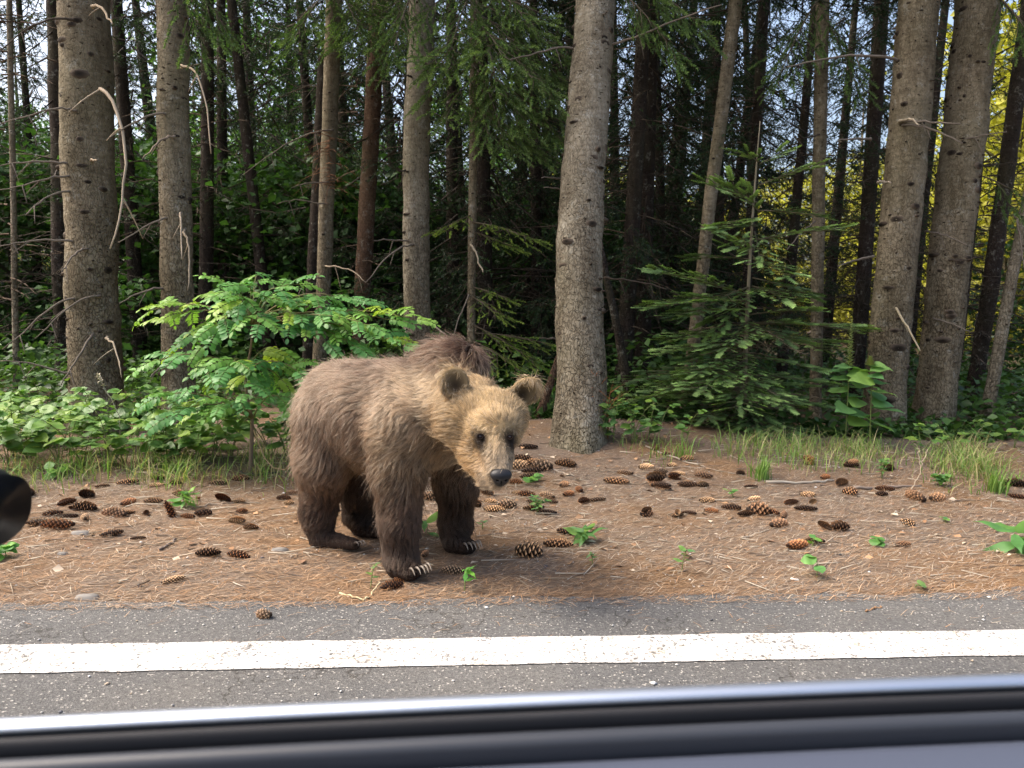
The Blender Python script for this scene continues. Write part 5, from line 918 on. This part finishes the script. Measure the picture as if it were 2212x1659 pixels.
LEN = np.full(len(pts), 0.07); hump_k = np.exp(-(np.linalg.norm(pts-P(968, 775, dYf), axis=1)/0.11)**2)
LEN = LEN+0.03*hump_k-0.012*low[:, 0]+0.012*np.exp(-(np.linalg.norm(pts-P(795, 1005, dYh-0.15), axis=1)/0.12)**2)
LEN = LEN*(1-hd[:, 0])+hd[:, 0]*0.024
ruff = np.exp(-(np.linalg.norm(pts-P(965, 930, hY+0.06), axis=1)/0.07)**2); LEN += 0.02*ruff
muz = np.exp(-(np.linalg.norm(pts-P(1077, 1000, hY-0.2), axis=1)/0.10)**2); LEN = LEN*(1-muz)+muz*0.007
for e in EARS: k_ = np.exp(-(np.linalg.norm(pts-e[0], axis=1)/0.06)**4); LEN = LEN*(1-k_)+k_*0.007
for (e, _) in EYES: k_ = np.exp(-(np.linalg.norm(pts-e, axis=1)/0.058)**4); LEN = LEN*(1-0.72*k_)
paw = 1-sstep(0.035, 0.12, hz_); LEN = LEN*(1-paw)+paw*0.013
shag = 0.55+0.95*vnoise(pts[:, 0]+0.7*pts[:, 2], pts[:, 1]-0.8*pts[:, 2], 34, 9); lift = 0.48*shag+0.02*low[:, 0]+0.7*hump_k-0.12*hd[:, 0]; LEN *= rf.uniform(0.4, 1.3, len(pts))
nose_c = P(1082, 1028, hY-0.272); keep = (np.linalg.norm(pts-nose_c, axis=1) > 0.036) & (hz_ > 0.004)
for (e, _) in EYES: keep &= np.linalg.norm(pts-e, axis=1) > 0.016
pts, nrm, tan, LEN, lift, hd, low = [q[keep] for q in (pts, nrm, tan, LEN, lift, hd[:, 0], low[:, 0])]
N_ = len(pts); K = 5; t = np.linspace(0, 1, K)
dirj = rf.normal(0, 0.16, (N_, 3)); path = np.zeros((N_, K, 3))
for k in range(K):
    lk = lift*(1-0.75*t[k]); path[:, k] = pts-nrm*0.003+(nrm*(lift*t[k]*(1-0.55*t[k]))[:, None]+tan*(t[k]*0.35+0.5*t[k]**1.5)[None, None].reshape(1, 1)+dirj*t[k]**1.5)*LEN[:, None]
# locks: pull the tips towards a neighbouring guide hair
cell = np.floor(pts/np.where(hd > 0.5, 0.012, 0.026)[:, None]+rf.random(3)+0.25*rf.random((N_, 3))).astype(np.int64); key = cell[:, 0]*73856093 ^ cell[:, 1]*19349663 ^ cell[:, 2]*83492791
uq, inv = np.unique(key, return_inverse=True); cnt = np.bincount(inv); cen = np.stack([np.bincount(inv, path[:, -1, j])/cnt for j in range(3)], 1)[inv]
far = np.linalg.norm(cen-path[:, -1], axis=1); ok = (far < 0.045)
for k in range(1, K): path[:, k] += (cen-path[:, -1])*(0.6*t[k]**1.6*ok*(1-0.3*hd))[:, None] if k < K-1 else 0
path[:, -1] += (cen-path[:, -1])*(0.6*ok*(1-0.3*hd))[:, None]
dark_eye = np.zeros(N_)
for (e, _) in EYES: dark_eye = np.maximum(dark_eye, np.exp(-(np.linalg.norm(pts-e-np.array([0, 0, -0.012]), axis=1)/0.046)**6))
hc = coat(pts); lockv = rf.random(len(uq))[inv]; hc = hc*(0.55+0.75*rf.random(N_)+0.6*(lockv-0.5))[:, None]
pale = (rf.random(N_) < 0.28)[:, None]*(1-low[:, None]*0.9)*(1-dark_eye[:, None]); hc = hc*(1-pale*0.5)+pale*0.5*np.array([0.5, 0.41, 0.30])
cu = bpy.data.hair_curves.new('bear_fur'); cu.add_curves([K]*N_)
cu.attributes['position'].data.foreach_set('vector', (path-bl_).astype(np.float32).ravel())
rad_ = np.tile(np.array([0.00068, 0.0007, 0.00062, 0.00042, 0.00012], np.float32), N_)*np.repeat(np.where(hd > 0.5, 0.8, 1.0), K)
ra_ = cu.attributes.get('radius') or cu.attributes.new('radius', 'FLOAT', 'POINT'); ra_.data.foreach_set('value', rad_.astype(np.float32))
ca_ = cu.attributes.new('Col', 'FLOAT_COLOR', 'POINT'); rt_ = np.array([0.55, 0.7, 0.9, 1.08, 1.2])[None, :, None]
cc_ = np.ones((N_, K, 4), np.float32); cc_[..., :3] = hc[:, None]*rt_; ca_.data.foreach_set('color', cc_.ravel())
tf = NT('bear_fur'); at_ = tf.add('ShaderNodeAttribute', attribute_name='Col').outputs[0]
hb = tf.add('ShaderNodeBsdfHairPrincipled'); hb.parametrization = 'COLOR'; tf.link(at_, hb.inputs['Color']); hb.inputs['Roughness'].default_value = 0.5; hb.inputs['Radial Roughness'].default_value = 0.6
df = tf.add('ShaderNodeBsdfDiffuse'); tf.link(at_, df.inputs[0]); dk = tf.mix(1.0, at_, (0.42, 0.38, 0.33), 'MULTIPLY'); tf.link(dk, hb.inputs['Color']); msh = tf.add('ShaderNodeMixShader'); msh.inputs[0].default_value = 0.5; tf.link(df.outputs[0], msh.inputs[1]); tf.link(hb.outputs[0], msh.inputs[2]); tf.link(msh.outputs[0], tf.out.inputs[0]); cu.materials.append(tf.m)
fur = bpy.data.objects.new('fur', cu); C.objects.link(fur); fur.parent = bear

# --- eyes, nose, claws
def ball(c, r, A=np.eye(3), nu=20, nv=12):
    u = np.linspace(0, 2*math.pi, nu, endpoint=False); v = np.linspace(0.001, math.pi-0.001, nv); Ug, Vg = np.meshgrid(u, v)
    q = np.stack([np.sin(Vg)*np.cos(Ug), np.sin(Vg)*np.sin(Ug), np.cos(Vg)], -1).reshape(-1, 3)*np.asarray(r); i = np.arange(nv-1)[:, None]*nu+np.arange(nu)[None]; j = np.arange(nv-1)[:, None]*nu+(np.arange(nu)[None]+1) % nu
    return np.asarray(c)+q@np.asarray(A).T, np.stack([i, i+nu, j+nu, j], 2).reshape(-1, 4)
te = NT('eye'); M_eye = te.fin((0.02, 0.009, 0.005), 0.08, 0.5)
tn = NT('nose_leather'); M_nose = None
co = tn.coord('Object'); tn.bump(tn.noise(co, 260, 3), 0.5, 0.002); M_nose = tn.fin((0.014, 0.013, 0.014), 0.42, 0.35)
for (e, d) in EYES:
    v, f = ball(e-d*0.003, (0.0115,)*3); eo = obj('eye', mesh_np('eye', v-bl_, f, M_eye, smooth=True), bear)
    mb = MB(); a = np.linspace(0, 2*math.pi, 15); rx = np.array([1, 0, 0.0]); fz = unit(-d); ux = unit(np.cross(fz, [0, 0, 1.0])); uz = np.cross(ux, fz)
    ring = e+fz*0.013+(ux[None]*np.cos(a)[:, None]*0.0125+uz[None]*np.sin(a)[:, None]*0.0098); v, f = tube(ring, 0.0035, 6, False); mb.add(v, f, (0.02, 0.014, 0.011)); lid = obj('eyelid', mb.mesh('eyelid', skin_m, True), bear); lid.location = -Vector(bl_)
ndir = unit(nose_c-P(1074, 985, hY-0.17)); nr = unit(np.cross(ndir, [0, 0, 1.0])); nu_ = np.cross(nr, ndir); An = np.stack([nr, ndir, nu_], 1)
def nose_sdf(p):
    d = sd_ell(p, nose_c+nu_*0.006, (0.042, 0.028, 0.024), An); d = smin(d, sd_ell(p, nose_c-nu_*0.012+ndir*0.002, (0.031, 0.025, 0.028), An), 0.012); d = smin(d, sd_ell(p, nose_c-nu_*0.034-ndir*0.006, (0.024, 0.02, 0.018), An), 0.012)
    for s in (-1, 1): d = np.maximum(d, -sd_ell(p, nose_c+nr*s*0.015+ndir*0.017+nu_*0.0, (0.008, 0.012, 0.006), An))
    d = np.maximum(d, -sd_ell(p, nose_c+ndir*0.024-nu_*0.014, (0.002, 0.008, 0.018), An)); return d
l0 = nose_c-0.05; h0 = 0.0022; m_ = int(0.1/h0); ax = [l0[i]+h0*np.arange(m_) for i in range(3)]; gg = np.stack(np.meshgrid(*ax, indexing='ij'), -1).astype(np.float32)
v, f = surface_nets(nose_sdf(gg), l0, h0); obj('nose', mesh_np('nose', v-bl_, f, M_nose, smooth=True), bear)
M_claw = vcol_mat('claw', 0.35, 0.5)
def claws(pix, Yt, Lpx, dirp, mcol=(0.30, 0.25, 0.19)):
    for (x, y) in pix:
        a = P(x, y, Yt); b = P(x+dirp[0]*Lpx, y+dirp[1]*Lpx, Yt-0.03); b[2] = max(b[2], float(GH(b[0], b[1]))+0.003); m = (a+b)/2+np.array([0, 0, 0.022])
        a = a+(a-m)*0.25; pth = bez(a, m, b, 9); v, f = tube(pth, np.linspace(0.0075, 0.0012, 9), 7); mb = MB(); tt = np.repeat(np.linspace(0, 1, 9), 7); c = np.outer(1-tt, np.array([0.07, 0.055, 0.045]))+np.outer(tt, np.array(mcol)*1.25)
        c = np.vstack([c, c[0], c[-1]]); mb.add(v, f, c); o = obj('claw', mb.mesh('claw', M_claw, True), bear); o.location = -Vector(bl_)
claws([(887, 1228), (900, 1226), (910, 1224), (917, 1221), (923, 1217)], yNF-0.08, 17, (0.55, 0.95))
claws([(1003, 1174), (1013, 1173), (1021, 1172), (1028, 1170), (1033, 1168)], yFF-0.075, 15, (0.55, 0.95))
claws([(768, 1172), (776, 1171), (782, 1169)], yNH-0.06, 10, (0.75, 0.75), (0.12, 0.10, 0.085))

# ================================================================== the car the picture is taken from
tm = NT('bright_trim'); tm.b.inputs['Metallic'].default_value = 1.0; M_trim = tm.fin((0.46, 0.50, 0.56), 0.5)
tr_ = NT('black_rubber'); M_rub = tr_.fin((0.02, 0.02, 0.022), 0.7, 0.25)
tg = NT('dark_gloss'); M_gloss = tg.fin((0.03, 0.033, 0.04), 0.45, 0.35)
td = NT('door_card'); cod = td.coord('Object'); td.bump(td.noise(cod, 700, 2), 0.15, 0.0008); M_card = td.fin((0.055, 0.064, 0.09), 0.5, 0.35)
tb_ = NT('car_paint'); tb_.b.inputs['Coat Weight'].default_value = 0.4; tb_.b.inputs['Coat Roughness'].default_value = 0.15; M_body = tb_.fin((0.010, 0.011, 0.015), 0.4, 0.4)
tmi = NT('mirror_glass'); M_mir = tmi.fin((0.006, 0.0065, 0.008), 0.3, 0.12)  # dark reflection of the car's side is put into the glass colour
pl_, pr_ = P(0, 1552, 0.50), P(2212, 1452, 0.56)
sl = unit(pr_-pl_); so = unit(np.cross([0, 0, 1.0], sl)); su = np.cross(sl, so)       # along the sill towards the rear, outwards, up
car0 = pl_+sl*0.1; car = thing('car', (float(car0[0]), float(car0[1]), 0.0), 'dark car seen from inside: bright window trim, black seal, door panel and mirror', 'car'); cb = np.array(car.location)
def sweep(name, prof, mat, a=-1.1, b=1.6, parent=None, n=28, closed=False):
    """a moulding along the window sill; prof = (outwards, up) points from the trim's top edge, in metres"""
    t_ = np.linspace(a, b, n); pr = np.asarray(prof); m = len(pr); V = (pl_+sl[None]*t_[:, None])[:, None]+so*pr[None, :, 0:1]+su*pr[None, :, 1:2]-0.012*((t_-0.3)**2)[:, None, None]*su; V = V.reshape(-1, 3); i = np.arange(n-1)[:, None]*m; j = np.arange(m if closed else m-1)[None]; k = (j+1) % m
    return obj(name, mesh_np(name, V-cb, np.stack([i+j, i+k, i+m+k, i+m+j], 2).reshape(-1, 4), mat, smooth=True), parent or car)
def arc(cx, cy, rx, ry, a0, a1, n=9): a = np.linspace(R(a0), R(a1), n); return [(cx+rx*math.cos(q), cy+ry*math.sin(q)) for q in a]
sweep('window_trim', arc(0.0, -0.0045, 0.0075, 0.0045, 250, -20, 14)+[(0.008, -0.02), (-0.002, -0.02)], M_trim, closed=True)
sweep('glass_seal', arc(-0.011, -0.012, 0.0035, 0.0045, 180, 0, 7)+[(-0.0074, -0.03), (-0.0146, -0.03)], M_rub, closed=True)
sweep('glass_edge', [(-0.016, -0.03), (-0.016, -0.020), (-0.020, -0.020), (-0.020, -0.03)], M_gloss, closed=True)
sweep('inner_seal', arc(-0.029, -0.019, 0.007, 0.0065, 180, 0, 10)+[(-0.022, -0.05), (-0.036, -0.05)], M_gloss, closed=True)
sweep('door_card', [(-0.037, -0.045), (-0.038, -0.030), (-0.041, -0.0275), (-0.05, -0.0262), (-0.075, -0.029), (-0.11, -0.040), (-0.135, -0.062), (-0.15, -0.11), (-0.155, -0.3), (-0.16, -0.62), (-0.03, -0.62)], M_card)
sweep('door_shell', [(0.0085, -0.012), (0.022, -0.02), (0.045, -0.06), (0.07, -0.2), (0.075, -0.36), (0.06, -0.5), (0.035, -0.62), (-0.03, -0.62)], M_body)
# side mirror on its arm
mc = P(-165, 1112, 0.80); mir = obj('side_mirror', None, car, tuple(mc-cb)); mir.empty_display_size = 0.05
nv, nu = 22, 36; vv_ = np.linspace(0.0, math.pi, nv); uu = np.linspace(0, 2*math.pi, nu, endpoint=False); Ug, Vg = np.meshgrid(uu, vv_)
sq = lambda c_, e: np.sign(c_)*np.abs(c_)**e
X_ = sq(np.cos(Vg), 0.8); Y_ = sq(np.sin(Vg), 0.75)*sq(np.cos(Ug), 0.85); Z_ = sq(np.sin(Vg), 0.75)*sq(np.sin(Ug), 0.85)
V = np.stack([X_*0.062+0.008*Y_, Y_*0.105, Z_*0.054*(1-0.10*Y_)], -1).reshape(-1, 3)
i = np.arange(nv-1)[:, None]*nu+np.arange(nu)[None]; j = np.arange(nv-1)[:, None]*nu+(np.arange(nu)[None]+1) % nu
hs = obj('housing', mesh_np('housing', V, np.stack([i, j, j+nu, i+nu], 2).reshape(-1, 4), M_body, smooth=True), mir)
a = np.linspace(0, 2*math.pi, 30, endpoint=False); ring = np.stack([np.full(30, 0.064), 0.08*sq(np.cos(a), 0.8), 0.042*sq(np.sin(a), 0.8)], 1); ring2 = ring*np.array([1, 0.95, 0.93])+np.array([0.004, 0, 0])
V = np.vstack([ring-np.array([0.02, 0, 0]), ring2, [[0.069, 0, 0]]]); i = np.arange(30); j = (i+1) % 30
obj('mirror_glass', mesh_np('mirror_glass', V, [np.stack([i, j, j+30, i+30], 1), np.stack([i+30, j+30, np.full(30, 60)], 1)], M_mir, smooth=True), mir)
v, f = tube(np.array([(-0.01, -0.06, -0.03), (0.0, -0.12, -0.06), (0.02, -0.17, -0.10), (0.02, -0.22, -0.16)]), [0.03, 0.026, 0.028, 0.035], 12); mb = MB(); mb.add(v, f, (0, 0, 0)); obj('mirror_arm', mb.mesh('mirror_arm', M_body, True), mir)
